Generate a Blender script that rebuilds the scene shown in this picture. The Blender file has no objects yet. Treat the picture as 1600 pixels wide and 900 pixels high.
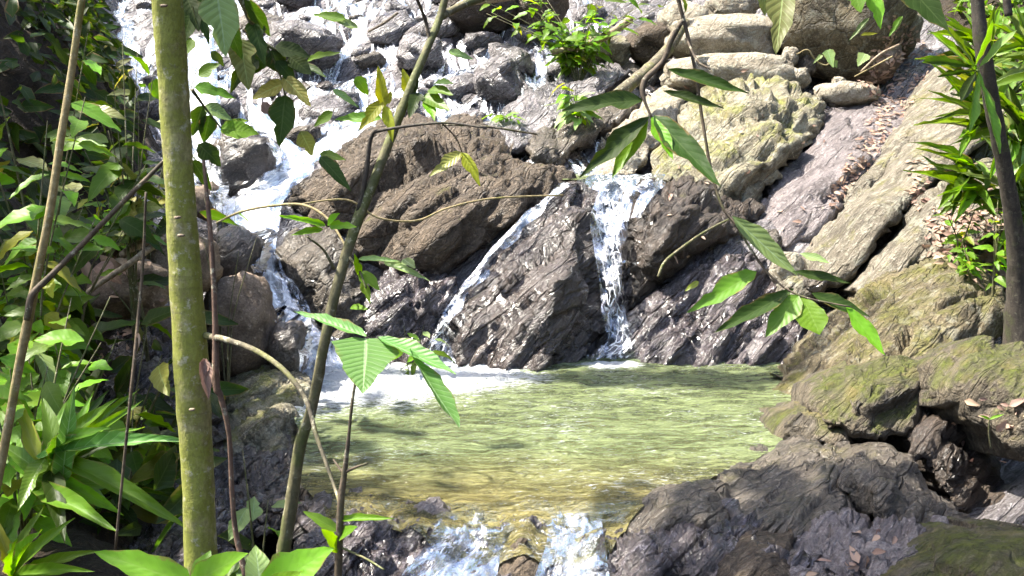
import bpy, math, random
import numpy as np
from mathutils import Vector, Matrix
from mathutils.geometry import delaunay_2d_cdt
random.seed(7)
rng = np.random.default_rng(11)
scene = bpy.context.scene
C = scene.collection
# ------------------------------------------------------------------ camera
F = 800 / math.tan(math.radians(25))
PITCH = math.atan(250 / F)
CAMZ = 1.8
cd = bpy.data.cameras.new('camera'); cam = bpy.data.objects.new('camera', cd); C.objects.link(cam)
cam.location = (0, 0, CAMZ); cam.rotation_euler = (math.pi / 2 - PITCH, 0, 0)
cd.sensor_width = 36; cd.lens = 18 / math.tan(math.radians(25)); cd.clip_start = 0.05; cd.clip_end = 500
scene.camera = cam
# ------------------------------------------------------------------ sky, sun, exposure
SUN = Vector((-0.52, 0.06, 0.85)).normalized()
w = bpy.data.worlds.new('World'); scene.world = w; w.use_nodes = True
wn = w.node_tree.nodes; wl = w.node_tree.links
sky = wn.new('ShaderNodeTexSky'); sky.sky_type = 'NISHITA'; sky.sun_disc = False
sky.sun_elevation = math.asin(SUN.z); sky.sun_rotation = math.atan2(SUN.x, SUN.y)
sky.air_density = 1.0; sky.dust_density = 3.0; sky.ozone_density = 0.6
wn['Background'].inputs['Strength'].default_value = 0.125
wl.new(sky.outputs['Color'], wn['Background'].inputs['Color'])
sd = bpy.data.lights.new('sun', 'SUN'); sd.energy = 4.6; sd.angle = math.radians(0.6); sd.color = (1, .945, .84)
so = bpy.data.objects.new('sun', sd); C.objects.link(so); so.location = (0, 0, 30)
so.rotation_euler = (-SUN).to_track_quat('-Z', 'Y').to_euler()
scene.view_settings.view_transform = 'Standard'; scene.view_settings.look = 'None'
scene.view_settings.gamma = 1; scene.view_settings.use_curve_mapping = False
scene.view_settings.exposure = 2.0
scene.render.engine = 'CYCLES'
scene.cycles.max_bounces = 6; scene.cycles.transparent_max_bounces = 16
scene.cycles.sample_clamp_indirect = 6; scene.cycles.caustics_reflective = False; scene.cycles.caustics_refractive = False
scene.cycles.use_denoising = True; scene.cycles.adaptive_threshold = .04
# ------------------------------------------------------------------ geometry helpers
SA, CA = math.sin(PITCH), math.cos(PITCH)
def rays(px, py):
    a = (np.asarray(px, float) - 800) / F; b = -(np.asarray(py, float) - 450) / F
    return np.stack([a, CA + b * SA, -SA + b * CA], -1)
def PW(px, py, Y):                       # pixel and distance -> world points
    d = rays(px, py); t = np.asarray(Y, float) / d[..., 1]
    p = d * t[..., None]; p[..., 2] += CAMZ
    return p
def P(px, py, Y): return Vector(PW(px, py, Y))
def PZ(px, py, z=0.0):                   # pixel on a level surface
    d = rays(px, py); t = (z - CAMZ) / d[..., 2]
    p = d * t[..., None]; p[..., 2] += CAMZ
    return p
_perm = rng.permutation(512); _perm = np.concatenate([_perm, _perm, _perm])
_g3 = rng.normal(size=(512, 3)); _g3 /= np.linalg.norm(_g3, axis=1)[:, None]
def _h(i, j, k): return _perm[_perm[_perm[i & 511] + (j & 511)] + (k & 511)] & 511
def perlin(p):
    p = np.asarray(p, float); i = np.floor(p).astype(int); f = p - i; u = f * f * f * (f * (f * 6 - 15) + 10)
    r = np.zeros(len(p))
    for a in (0, 1):
        for b in (0, 1):
            for c in (0, 1):
                g = _g3[_h(i[:, 0] + a, i[:, 1] + b, i[:, 2] + c)]
                dd = (g * (f - (a, b, c))).sum(1)
                r += dd * (u[:, 0] if a else 1 - u[:, 0]) * (u[:, 1] if b else 1 - u[:, 1]) * (u[:, 2] if c else 1 - u[:, 2])
    return r * 1.5
def fbm(p, o=4, g=.5):
    r = 0; a = 1
    for k in range(o): r = r + a * perlin(p * 2 ** k + 17.3 * k); a *= g
    return r
_jit = rng.random((512, 3)); _tilt = rng.normal(size=(512, 3)) * .55; _val = rng.random(512)
def facet(p):                            # broken planes: each cell has its own level and tilt
    i0 = np.floor(p).astype(int); best = np.full(len(p), 9e9); out = np.zeros(len(p)); sec = np.full(len(p), 9e9)
    for a in (-1, 0, 1):
        for b in (-1, 0, 1):
            for c in (-1, 0, 1):
                q = i0 + (a, b, c); h = _h(q[:, 0], q[:, 1], q[:, 2]); d = p - (q + _jit[h]); dd = (d * d).sum(1)
                val = _val[h] - .5 + (d * _tilt[h]).sum(1)
                n = dd < best
                sec = np.where(n, best, np.minimum(sec, dd)); out = np.where(n, val, out); best = np.where(n, dd, best)
    crack = np.clip((np.sqrt(sec) - np.sqrt(best)) / .12, 0, 1)
    return out - .35 * (1 - crack)
# grain of the rock: beds run from lower left up to the right and away
GV = np.array([.68, .42, .60]); GV /= np.linalg.norm(GV)
GU = np.cross(GV, [0, 0, 1.]); GU /= np.linalg.norm(GU); GW = np.cross(GU, GV)
def grain(p, s=.17): return np.stack([p @ GV * s, p @ GU, p @ GW], -1)
def rock_noise(p, amp, fs=3.0, seed=0.0, rough=1.0):
    q = grain(p) + seed
    return amp * (.9 * facet(q * fs) + rough * (.6 * facet(q * fs * 2.7 + 5) + .22 * facet(grain(p, .2) * fs * 6 + 3) + .3 * fbm(q * fs * 2.8, 4, .55)) + .4 * perlin(q * fs * 1.4) + (.5 + .6 * rough) * np.minimum(np.abs(perlin(grain(p, .1) * fs * .75 + seed)) * 3, .7) - .45)
def mesh(name, v, f, m=None, smooth=True, uv=None, base=None):
    me = bpy.data.meshes.new(name)
    v = np.asarray(v, float)
    if base is not None: v = v - np.asarray(base)
    me.from_pydata(v.tolist(), [], [list(map(int, q)) for q in f])
    if smooth: me.polygons.foreach_set('use_smooth', [True] * len(me.polygons))
    if uv is not None:
        l = me.uv_layers.new(name='UVMap'); idx = np.zeros(len(me.loops), int); me.loops.foreach_get('vertex_index', idx)
        l.data.foreach_set('uv', np.asarray(uv, float)[idx].ravel())
    if m is not None: me.materials.append(m)
    me.update(); return me
def obj(name, me, parent=None, loc=(0, 0, 0)):
    o = bpy.data.objects.new(name, me); C.objects.link(o); o.location = loc
    if parent is not None: o.parent = parent
    return o
def tag(o, label=None, cat=None, group=None, kind=None):
    for k, x in (('label', label), ('category', cat), ('group', group), ('kind', kind)):
        if x: o[k] = x
    return o
def thing(name, label, cat, loc, group=None):
    return tag(obj(name, None, None, loc), label, cat, group)
def vnormals(v, f):
    f = np.asarray(f); n = np.zeros_like(v); a = np.cross(v[f[:, 1]] - v[f[:, 0]], v[f[:, 2]] - v[f[:, 0]])
    for k in range(3): np.add.at(n, f[:, k], a)
    return n / (np.linalg.norm(n, axis=1)[:, None] + 1e-12)
def catmull(pts, n=6):
    p = np.asarray(pts, float); p = np.vstack([2 * p[0] - p[1], p, 2 * p[-1] - p[-2]]); out = []
    for i in range(1, len(p) - 2):
        for t in np.linspace(0, 1, n, endpoint=False):
            out.append(.5 * (2 * p[i] + (p[i + 1] - p[i - 1]) * t + (2 * p[i - 1] - 5 * p[i] + 4 * p[i + 1] - p[i + 2]) * t * t + (3 * p[i] - p[i - 1] - 3 * p[i + 1] + p[i + 2]) * t ** 3))
    out.append(p[-2]); return np.array(out)
def tube_geo(pts, rad, sides=8, lump=0.0, n=6, cap=True):
    """smooth tapered tube through points (x, y, z) with a radius at each"""
    q = catmull(np.column_stack([np.asarray(pts, float), np.asarray(rad, float)]), n)
    c = q[:, :3]; r = np.maximum(q[:, 3], .0006); t = np.gradient(c, axis=0); t /= np.linalg.norm(t, axis=1)[:, None] + 1e-12
    ref = np.array([.31, .9, .2]); a = np.cross(t, ref); a /= np.linalg.norm(a, axis=1)[:, None] + 1e-9; b = np.cross(t, a)
    th = np.linspace(0, 2 * math.pi, sides, endpoint=False); v = []
    for k in range(len(c)):
        v.append(c[k] + r[k] * (np.cos(th)[:, None] * a[k] + np.sin(th)[:, None] * b[k]))
    v = np.vstack(v)
    if lump:
        cc = np.repeat(c, sides, 0); v = cc + (v - cc) * (1 + lump * fbm(v / max(r.mean() * 1.6, .004), 3))[:, None]
    f = []
    for k in range(len(c) - 1):
        for s in range(sides):
            s2 = (s + 1) % sides; f.append((k * sides + s, k * sides + s2, (k + 1) * sides + s2, (k + 1) * sides + s))
    if cap: f += [tuple(range(sides))[::-1], tuple(range((len(c) - 1) * sides, len(c) * sides))]
    L = np.concatenate([[0], np.cumsum(np.linalg.norm(np.diff(c, axis=0), axis=1))])
    uv = np.stack([np.tile(th / 6.2832, len(c)), np.repeat(L, sides)], -1)
    return v, f, uv
class Geo:                                # several shapes gathered into one mesh
    def __init__(s): s.v = []; s.f = []; s.uv = []; s.n = 0
    def add(s, v, f, uv=None):
        s.v.append(np.asarray(v, float)); s.f += [tuple(int(i) + s.n for i in q) for q in f]
        s.uv.append(np.zeros((len(v), 2)) if uv is None else np.asarray(uv)); s.n += len(v)
    def mesh(s, name, m, smooth=True, base=None): return mesh(name, np.vstack(s.v), s.f, m, smooth, np.vstack(s.uv), base)
def ppath(l): return [tuple(PW(a[0], a[1], a[2])) for a in l]
def ptube(name, l, mat, parent, sides=8, lump=.06, n=6):
    """tube through (px, py, distance, radius in pixels)"""
    pts = ppath(l); rad = [a[3] * a[2] / F for a in l]
    v, f, uv = tube_geo(pts, rad, sides, lump, n)
    return obj(name, mesh(name, v, f, mat, True, uv, parent.location if parent else None), parent)
# ------------------------------------------------------------------ materials
def newmat(name):
    m = bpy.data.materials.new(name); m.use_nodes = True; nt = m.node_tree; nt.nodes.clear()
    return m, nt
class NT:
    def __init__(s, nt): s.nt = nt
    def n(s, t, **k):
        nd = s.nt.nodes.new(t)
        for a, b in k.items():
            if a.startswith('i_'):
                key = a[2:].replace('_', ' '); key = int(key) if key.isdigit() else key
                if hasattr(b, 'node'): s.nt.links.new(b, nd.inputs[key])
                else: nd.inputs[key].default_value = b
            else: setattr(nd, a, b)
        return nd
    def math(s, op, a, b=0.0, clamp=False): return s.n('ShaderNodeMath', operation=op, i_0=a, i_1=b, use_clamp=clamp).outputs[0]
    def ramp(s, x, a, b, smooth=True):
        nd = s.n('ShaderNodeMapRange', i_Value=x, i_From_Min=a, i_From_Max=b)
        if smooth: nd.interpolation_type = 'SMOOTHSTEP'
        return nd.outputs[0]
    def noise(s, v, scale, det=4, rough=.55, dist=0.0):
        return s.n('ShaderNodeTexNoise', i_Vector=v, i_Scale=scale, i_Detail=det, i_Roughness=rough, i_Distortion=dist).outputs['Fac']
    def mix(s, f, a, b):
        nd = s.n('ShaderNodeMix', data_type='RGBA')
        for i, x in ((0, f), (6, a), (7, b)):
            if hasattr(x, 'node'): s.nt.links.new(x, nd.inputs[i])
            else: nd.inputs[i].default_value = x if i == 0 else (*x, 1) if len(x) == 3 else x
        return nd.outputs[2]
    def dot(s, v, c): return s.n('ShaderNodeVectorMath', operation='DOT_PRODUCT', i_0=v, i_1=tuple(c)).outputs['Value']
    def out(s, sh, disp=None):
        o = s.n('ShaderNodeOutputMaterial'); s.nt.links.new(sh, o.inputs['Surface'])
def rock_mat(name, dark, mid, pale, moss=0.0, wet=0.5, mosscol=(.11, .125, .018), bump=1.0, litter=0.0, bands=1.0, lich=0.0, crk=.5, stretch=.22):
    """wet: 0 dry .. 1 running with water. moss: how much of the upward faces is green"""
    m, nt = newmat(name); N = NT(nt)
    geo = N.n('ShaderNodeNewGeometry'); pos = geo.outputs['Position']
    cx = N.n('ShaderNodeCombineXYZ', i_0=N.math('MULTIPLY', N.dot(pos, GV), stretch), i_1=N.dot(pos, GU), i_2=N.dot(pos, GW)).outputs[0]
    big = N.noise(pos, 1.7, 3); n1 = N.noise(cx, 6, 6, .62, .4); n2 = N.noise(cx, 34, 5, .65); fine = N.noise(pos, 70, 4, .7); spk = N.noise(pos, 26, 6, .68)
    wv = N.n('ShaderNodeVectorMath', operation='ADD', i_0=cx, i_1=N.n('ShaderNodeVectorMath', operation='SCALE', i_0=N.n('ShaderNodeTexNoise', i_Vector=cx, i_Scale=4.0, i_Detail=3.0).outputs['Color'], i_Scale=.22).outputs[0]).outputs[0]
    ck = N.ramp(N.n('ShaderNodeTexVoronoi', feature='DISTANCE_TO_EDGE', i_Vector=wv, i_Scale=4.5).outputs['Distance'], 0, .055); ck2 = N.ramp(N.n('ShaderNodeTexVoronoi', feature='DISTANCE_TO_EDGE', i_Vector=wv, i_Scale=15).outputs['Distance'], 0, .09)
    col = N.mix(N.ramp(n1, .34, .62), dark, mid)
    col = N.mix(N.math('MULTIPLY', N.ramp(n2, .50, .70), .75 * bands), col, pale)
    col = N.mix(N.math('MULTIPLY', N.ramp(big, .50, .68), .55), col, tuple(c * .55 for c in mid))
    col = N.mix(N.math('MULTIPLY', N.ramp(spk, .56, .70), .6), col, tuple(min(1, c * 1.35) for c in pale))
    col = N.mix(N.math('MULTIPLY', N.ramp(fine, .62, .36), .55), col, tuple(c * .45 for c in dark))
    col = N.mix(N.math('MULTIPLY', N.math('SUBTRACT', 1.0, N.math('MULTIPLY', ck, N.math('ADD', .55, N.math('MULTIPLY', ck2, .45)))), .75 * crk), col, tuple(c * .3 for c in dark))
    if lich:
        lc = N.noise(pos, 9, 5, .7)
        col = N.mix(N.math('MULTIPLY', N.ramp(lc, .52, .62), lich), col, (.42, .42, .33))
    rough = .78 - .40 * wet
    wetn = N.ramp(N.noise(pos, 2.6, 4), .42, .62)
    rg = N.math('SUBTRACT', rough + .12, N.math('MULTIPLY', wetn, .30 * (.3 + wet)))
    rg = N.math('ADD', rg, N.math('MULTIPLY', N.math('SUBTRACT', fine, .5), .3))
    if moss:
        up = N.dot(geo.outputs['Normal'], (-.12, -.12, 1.0))
        mn = N.noise(pos, 3.2, 6, .68)
        mk = N.math('ADD', N.math('MULTIPLY', up, .42), N.math('MULTIPLY', mn, 1.15))
        mk = N.math('MULTIPLY', N.ramp(mk, 1.12 - .42 * moss, 1.36 - .42 * moss), N.math('ADD', .45, N.math('MULTIPLY', N.ramp(N.noise(cx, 11, 6, .7), .36, .62), .55)))
        mc = N.mix(N.ramp(N.noise(pos, 22, 5, .7), .36, .66), tuple(c * .42 for c in mosscol), mosscol)
        mc = N.mix(N.ramp(N.noise(pos, 5, 3), .5, .7), mc, (.16, .135, .045))
        col = N.mix(N.math('MULTIPLY', mk, .88), col, mc)
        rg = N.math('ADD', rg, N.math('MULTIPLY', mk, .4), True)
    h = N.math('ADD', N.math('MULTIPLY', n1, .9), N.math('MULTIPLY', n2, .5))
    h = N.math('ADD', h, N.math('MULTIPLY', fine, .16)); h = N.math('ADD', h, N.math('MULTIPLY', spk, .4)); h = N.math('ADD', h, N.math('ADD', N.math('MULTIPLY', ck, .5 * crk), N.math('MULTIPLY', ck2, .22 * crk)))
    bp = N.n('ShaderNodeBump', i_Height=h, i_Strength=min(1, .95 * bump), i_Distance=.09 * bump)
    b = N.n('ShaderNodeBsdfPrincipled', i_Base_Color=col, i_Roughness=rg, i_Normal=bp.outputs[0])
    b.inputs['Specular IOR Level'].default_value = .35 + .1 * wet
    if wet > .4:
        b.inputs['Coat Weight'].default_value = .6 * wet; b.inputs['Coat Roughness'].default_value = .15
        bq = N.n('ShaderNodeBump', i_Height=N.math('ADD', N.math('MULTIPLY', n1, 1.2), N.math('ADD', N.math('MULTIPLY', ck, .3), N.math('MULTIPLY', n2, .2))), i_Strength=.9, i_Distance=.09); nt.links.new(bq.outputs[0], b.inputs['Coat Normal'])
    N.out(b.outputs[0]); return m
M = {}
M['bed'] = rock_mat('wet_stream_bed', (.10, .088, .088), (.33, .298, .30), (.64, .605, .63), .06, .9, bump=1.3, crk=.6)
M['wet'] = rock_mat('wet_dark_rock', (.038, .028, .024), (.135, .104, .088), (.30, .255, .255), .08, 1.0, bump=1.3, crk=.8)
M['brown'] = rock_mat('brown_rock', (.05, .035, .023), (.145, .106, .07), (.30, .24, .18), .22, .4, crk=.45, stretch=.5)
M['face'] = rock_mat('shaded_rock_face', (.03, .021, .015), (.085, .06, .042), (.17, .13, .10), .05, .5, crk=.5)  # darkened colour carries the shade of overhang, wall and hollow
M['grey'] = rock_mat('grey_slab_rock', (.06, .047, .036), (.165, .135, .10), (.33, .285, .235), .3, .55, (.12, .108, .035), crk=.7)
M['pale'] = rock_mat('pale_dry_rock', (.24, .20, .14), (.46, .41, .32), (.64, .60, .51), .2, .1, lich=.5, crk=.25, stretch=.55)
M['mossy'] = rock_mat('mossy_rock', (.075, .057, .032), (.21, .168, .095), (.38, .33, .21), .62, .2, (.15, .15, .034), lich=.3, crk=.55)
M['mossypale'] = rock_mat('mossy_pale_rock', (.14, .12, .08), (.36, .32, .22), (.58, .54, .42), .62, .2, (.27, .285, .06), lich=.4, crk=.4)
M['moss'] = rock_mat('thick_moss_rock', (.055, .044, .03), (.15, .12, .08), (.29, .245, .175), .8, .35, (.105, .125, .016), crk=.5)
M['slab'] = rock_mat('olive_slab_rock', (.11, .092, .066), (.255, .222, .165), (.42, .38, .31), .42, .2, (.22, .215, .065), lich=.35, crk=.45)
M['purple'] = rock_mat('grey_violet_slab', (.12, .098, .096), (.28, .24, .235), (.46, .415, .41), .08, .45, crk=.35)
M['boulder'] = rock_mat('river_boulder', (.11, .078, .055), (.27, .20, .145), (.42, .34, .26), .1, .3, bands=.4, bump=.5, crk=.06, stretch=.8)
M['darkboulder'] = rock_mat('dark_river_boulder', (.035, .028, .024), (.10, .08, .068), (.22, .19, .17), .1, .8, bands=.5, bump=.6, crk=.15)
M['soil'] = rock_mat('bank_soil', (.018, .012, .007), (.045, .03, .018), (.10, .07, .04), .2, .05, (.035, .05, .01), bands=.4, crk=.2)
M['paintedsheen'] = rock_mat('wet_rock_painted_sheen', (.045, .034, .034), (.15, .12, .118), (.46, .41, .46), .04, 1.0, bump=1.3, crk=.7)  # violet-white pale bands put the sheen of wet rock into the colour
M['sand'] = rock_mat('golden_pool_sand', (.26, .19, .07), (.42, .33, .14), (.55, .46, .25), 0, .1, bump=.4, crk=.0)
def water_mat(name, cover, fs=(9, 1.6), lace=0.0, soft=.06):
    """falling water: white broken foam over a clear wet film, in streaks along the flow (UV in metres)"""
    m, nt = newmat(name); N = NT(nt)
    uv = N.n('ShaderNodeUVMap').outputs[0]
    def st(a, b, z=0): return N.n('ShaderNodeMapping', i_Vector=uv, i_Scale=(a, b, 1), i_Location=(z, z, 0)).outputs[0]
    n1 = N.noise(st(fs[0], fs[1]), 1.0, 5, .6, .6); n2 = N.noise(st(fs[0] * 3.2, fs[1] * 4, 3), 1.0, 4, .65, .5); n3 = N.noise(st(38, 26, 7), 1, 3, .6)
    f = N.math('ADD', N.math('MULTIPLY', n1, .62), N.math('MULTIPLY', n2, .38))
    edge = N.n('ShaderNodeAttribute', attribute_name='edge').outputs['Fac']
    f = N.math('SUBTRACT', f, N.math('MULTIPLY', edge, .32))
    t = .72 - .42 * cover
    foam = N.ramp(f, t - soft, t + soft)
    if lace:                               # water tearing into a net of threads
        lv = N.n('ShaderNodeVectorMath', operation='ADD', i_0=st(1, .42, 5), i_1=N.n('ShaderNodeVectorMath', operation='SCALE', i_0=N.n('ShaderNodeTexNoise', i_Vector=uv, i_Scale=14.0, i_Detail=3.0).outputs['Color'], i_Scale=.05).outputs[0]).outputs[0]
        vd = N.n('ShaderNodeTexVoronoi', feature='DISTANCE_TO_EDGE', voronoi_dimensions='2D', i_Vector=lv, i_Scale=lace).outputs['Distance']
        net = N.math('MULTIPLY', N.ramp(vd, .15, .02), N.ramp(N.math('SUBTRACT', n1, N.math('MULTIPLY', edge, .3)), .36, .5))
        foam = N.math('MAXIMUM', net, N.math('MULTIPLY', foam, .8))
    h = N.math('ADD', N.math('MULTIPLY', f, 1.0), N.math('MULTIPLY', n3, .35))
    bp = N.n('ShaderNodeBump', i_Height=h, i_Strength=.9, i_Distance=.03)
    white = N.n('ShaderNodeBsdfPrincipled', i_Base_Color=(.86, .88, .91, 1), i_Roughness=.45, i_Normal=bp.outputs[0])
    gl = N.n('ShaderNodeBsdfGlossy', i_Color=(.9, .93, 1, 1), i_Roughness=.14, i_Normal=bp.outputs[0])
    tr = N.n('ShaderNodeBsdfTransparent', i_Color=(.80, .84, .88, 1))
    fr = N.n('ShaderNodeFresnel', i_IOR=1.33, i_Normal=bp.outputs[0])
    film = N.n('ShaderNodeMixShader', i_0=fr.outputs[0]); nt.links.new(tr.outputs[0], film.inputs[1]); nt.links.new(gl.outputs[0], film.inputs[2])
    sh = N.n('ShaderNodeMixShader', i_0=foam); nt.links.new(film.outputs[0], sh.inputs[1]); nt.links.new(white.outputs[0], sh.inputs[2])
    N.out(sh.outputs[0]); return m
M['fall'] = water_mat('white_water', .60, (11, 2.6), 11, .12); M['fall2'] = water_mat('streaked_water', .20, (24, 4), 22, .1); M['trick'] = water_mat('trickle_water', .30, (22, 5), 22, .12); M['film'] = water_mat('thin_water', .24, (22, 6.0)); M['riv'] = water_mat('rivulet_water', .32, (22, 6), 20, .14); M['out'] = water_mat('outflow_water', .30, (14, 3), 0, .14)
def pool_mat():
    m, nt = newmat('pool_water'); N = NT(nt)
    pos = N.n('ShaderNodeNewGeometry').outputs['Position']
    st = N.n('ShaderNodeMapping', i_Vector=pos, i_Scale=(1.0, 2.6, 1)).outputs[0]
    r1 = N.noise(st, 5, 3, .6, .8); r2 = N.noise(st, 17, 4, .65, .5); r3 = N.noise(st, 46, 3, .6)
    h = N.math('ADD', N.math('ADD', N.math('MULTIPLY', r1, 1.0), N.math('MULTIPLY', r2, .7)), N.math('MULTIPLY', r3, .2))
    bp = N.n('ShaderNodeBump', i_Height=h, i_Strength=1.0, i_Distance=.16)
    fo = N.n('ShaderNodeAttribute', attribute_name='foam').outputs['Fac']
    fn = N.noise(N.n('ShaderNodeMapping', i_Vector=pos, i_Scale=(.8, 3.2, 1)).outputs[0], 20, 5, .72, .8)
    foam = N.ramp(N.math('ADD', fo, N.math('MULTIPLY', N.math('SUBTRACT', fn, .5), 1.3)), .42, .62)  # foam, plus flecks painted where ripples would glint
    dp = N.n('ShaderNodeAttribute', attribute_name='deep').outputs['Fac']
    murk_reflection = N.n('ShaderNodeBsdfDiffuse', i_Color=N.mix(dp, (.58, .50, .20), (.42, .50, .23)), i_Normal=bp.outputs[0])  # murky water, with the foliage reflection put into its green
    tr = N.n('ShaderNodeBsdfTransparent', i_Color=(.84, .88, .66, 1))
    body = N.n('ShaderNodeMixShader', i_0=N.math('MULTIPLY', N.math('ADD', .34, N.math('MULTIPLY', dp, .14)), N.math('ADD', .55, N.math('MULTIPLY', N.ramp(N.math('ADD', N.math('MULTIPLY', N.noise(N.n('ShaderNodeMapping', i_Vector=pos, i_Scale=(.55, 2.4, 1)).outputs[0], 3.2, 4, .65, 1.0), .5), N.math('MULTIPLY', N.noise(N.n('ShaderNodeMapping', i_Vector=pos, i_Scale=(.8, 4.2, 1)).outputs[0], 9, 4, .65, .6), .5)), .40, .60), 1.15)))); nt.links.new(tr.outputs[0], body.inputs[1]); nt.links.new(murk_reflection.outputs[0], body.inputs[2])
    gl = N.n('ShaderNodeBsdfGlossy', i_Color=(1, 1, 1, 1), i_Roughness=.05, i_Normal=bp.outputs[0])
    fr = N.n('ShaderNodeFresnel', i_IOR=1.5, i_Normal=bp.outputs[0])
    s1 = N.n('ShaderNodeMixShader', i_0=fr.outputs[0]); nt.links.new(body.outputs[0], s1.inputs[1]); nt.links.new(gl.outputs[0], s1.inputs[2])
    wh = N.n('ShaderNodeBsdfPrincipled', i_Base_Color=(.85, .88, .90, 1), i_Roughness=.4, i_Normal=bp.outputs[0])
    s2 = N.n('ShaderNodeMixShader', i_0=foam); nt.links.new(s1.outputs[0], s2.inputs[1]); nt.links.new(wh.outputs[0], s2.inputs[2])
    N.out(s2.outputs[0]); return m
M['pool'] = pool_mat()
def leaf_mat(name, base, vein=.2, gloss=.46, trans=.38, yellow=.1, veins=9, pale=(.30, .40, .13), ribs=.9):
    m, nt = newmat(name); N = NT(nt)
    uv = N.n('ShaderNodeUVMap').outputs[0]; sp = N.n('ShaderNodeSeparateXYZ', i_0=uv)
    u, v = sp.outputs[0], sp.outputs[1]                   # u along 0..1, v across -1..1
    av = N.math('ABSOLUTE', v)
    rnd = N.n('ShaderNodeObjectInfo').outputs['Random']; isl = N.n('ShaderNodeNewGeometry').outputs['Random Per Island']
    rr = N.math('FRACT', N.math('ADD', rnd, isl))
    mid = N.ramp(av, .075, .03)
    ph = N.math('FRACT', N.math('SUBTRACT', N.math('MULTIPLY', u, float(veins)), N.math('MULTIPLY', av, 1.7)))
    pd = N.math('ABSOLUTE', N.math('SUBTRACT', ph, .5))
    side = N.ramp(pd, .07, .02)
    vn = N.math('MAXIMUM', mid, N.math('MULTIPLY', side, .6))
    hs = N.n('ShaderNodeHueSaturation', i_Hue=N.math('ADD', .485, N.math('MULTIPLY', rr, .03)), i_Saturation=1.0, i_Value=N.math('ADD', .7, N.math('MULTIPLY', rr, .7)), i_Color=(*base, 1)).outputs[0]
    pos = N.n('ShaderNodeTexCoord').outputs['Object']
    col = N.mix(N.math('MULTIPLY', N.ramp(N.noise(pos, 5, 4), .45, .7), .4), hs, tuple(c * .6 for c in base))
    col = N.mix(N.math('MULTIPLY', N.ramp(N.math('FRACT', N.math('MULTIPLY', rr, 7.31)), 1 - yellow, 1.0), .75), col, (.26, .22, .03))
    spots = N.ramp(N.noise(uv, 16, 2), .70, .73)
    col = N.mix(N.math('MULTIPLY', spots, .5), col, (.10, .07, .02))
    rim = N.math('ADD', N.math('MULTIPLY', av, .55), N.math('MULTIPLY', N.noise(pos, 3.4, 5, .7), .9))
    col = N.mix(N.math('MULTIPLY', N.ramp(rim, .93, 1.02), N.math('MULTIPLY', rr, .85)), col, (.20, .13, .045))
    col = N.mix(N.math('MULTIPLY', vn, vein), col, pale)
    hh = N.math('SUBTRACT', N.math('MULTIPLY', N.math('COSINE', N.math('MULTIPLY', N.math('SUBTRACT', ph, .5), 6.283)), -.5), N.math('MULTIPLY', mid, .8))
    bp = N.n('ShaderNodeBump', i_Height=hh, i_Strength=ribs * .22, i_Distance=.005)
    pb = N.n('ShaderNodeBsdfPrincipled', i_Base_Color=col, i_Roughness=gloss, i_Normal=bp.outputs[0]); pb.inputs['Specular IOR Level'].default_value = .3
    tc = N.n('ShaderNodeHueSaturation', i_Hue=.487, i_Saturation=1.1, i_Value=1.9, i_Color=col).outputs[0]
    tl = N.n('ShaderNodeBsdfTranslucent', i_Color=tc)
    ms = N.n('ShaderNodeMixShader', i_0=trans); nt.links.new(pb.outputs[0], ms.inputs[1]); nt.links.new(tl.outputs[0], ms.inputs[2])
    N.out(ms.outputs[0]); return m
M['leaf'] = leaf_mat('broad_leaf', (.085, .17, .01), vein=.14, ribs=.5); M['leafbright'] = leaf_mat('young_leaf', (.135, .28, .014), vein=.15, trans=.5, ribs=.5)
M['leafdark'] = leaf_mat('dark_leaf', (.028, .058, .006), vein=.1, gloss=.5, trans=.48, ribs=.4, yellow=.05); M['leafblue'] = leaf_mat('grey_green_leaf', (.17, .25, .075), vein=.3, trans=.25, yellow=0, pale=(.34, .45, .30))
M['leafyellow'] = leaf_mat('yellow_leaf', (.25, .26, .015), trans=.5, yellow=.2); M['leafold'] = leaf_mat('old_blotched_leaf', (.15, .17, .04), vein=.5, trans=.25, yellow=.5)
M['bigleaf'] = leaf_mat('ribbed_leaf', (.095, .205, .042), vein=.55, trans=.35, veins=13, yellow=0, pale=(.34, .46, .24)); M['strap'] = leaf_mat('strap_leaf', (.10, .20, .014), vein=.3, gloss=.3, veins=14, ribs=.6)
M['dryleaf'] = leaf_mat('dead_leaf', (.30, .20, .15), vein=.3, gloss=.6, trans=.1, yellow=0, pale=(.4, .3, .2))
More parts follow.
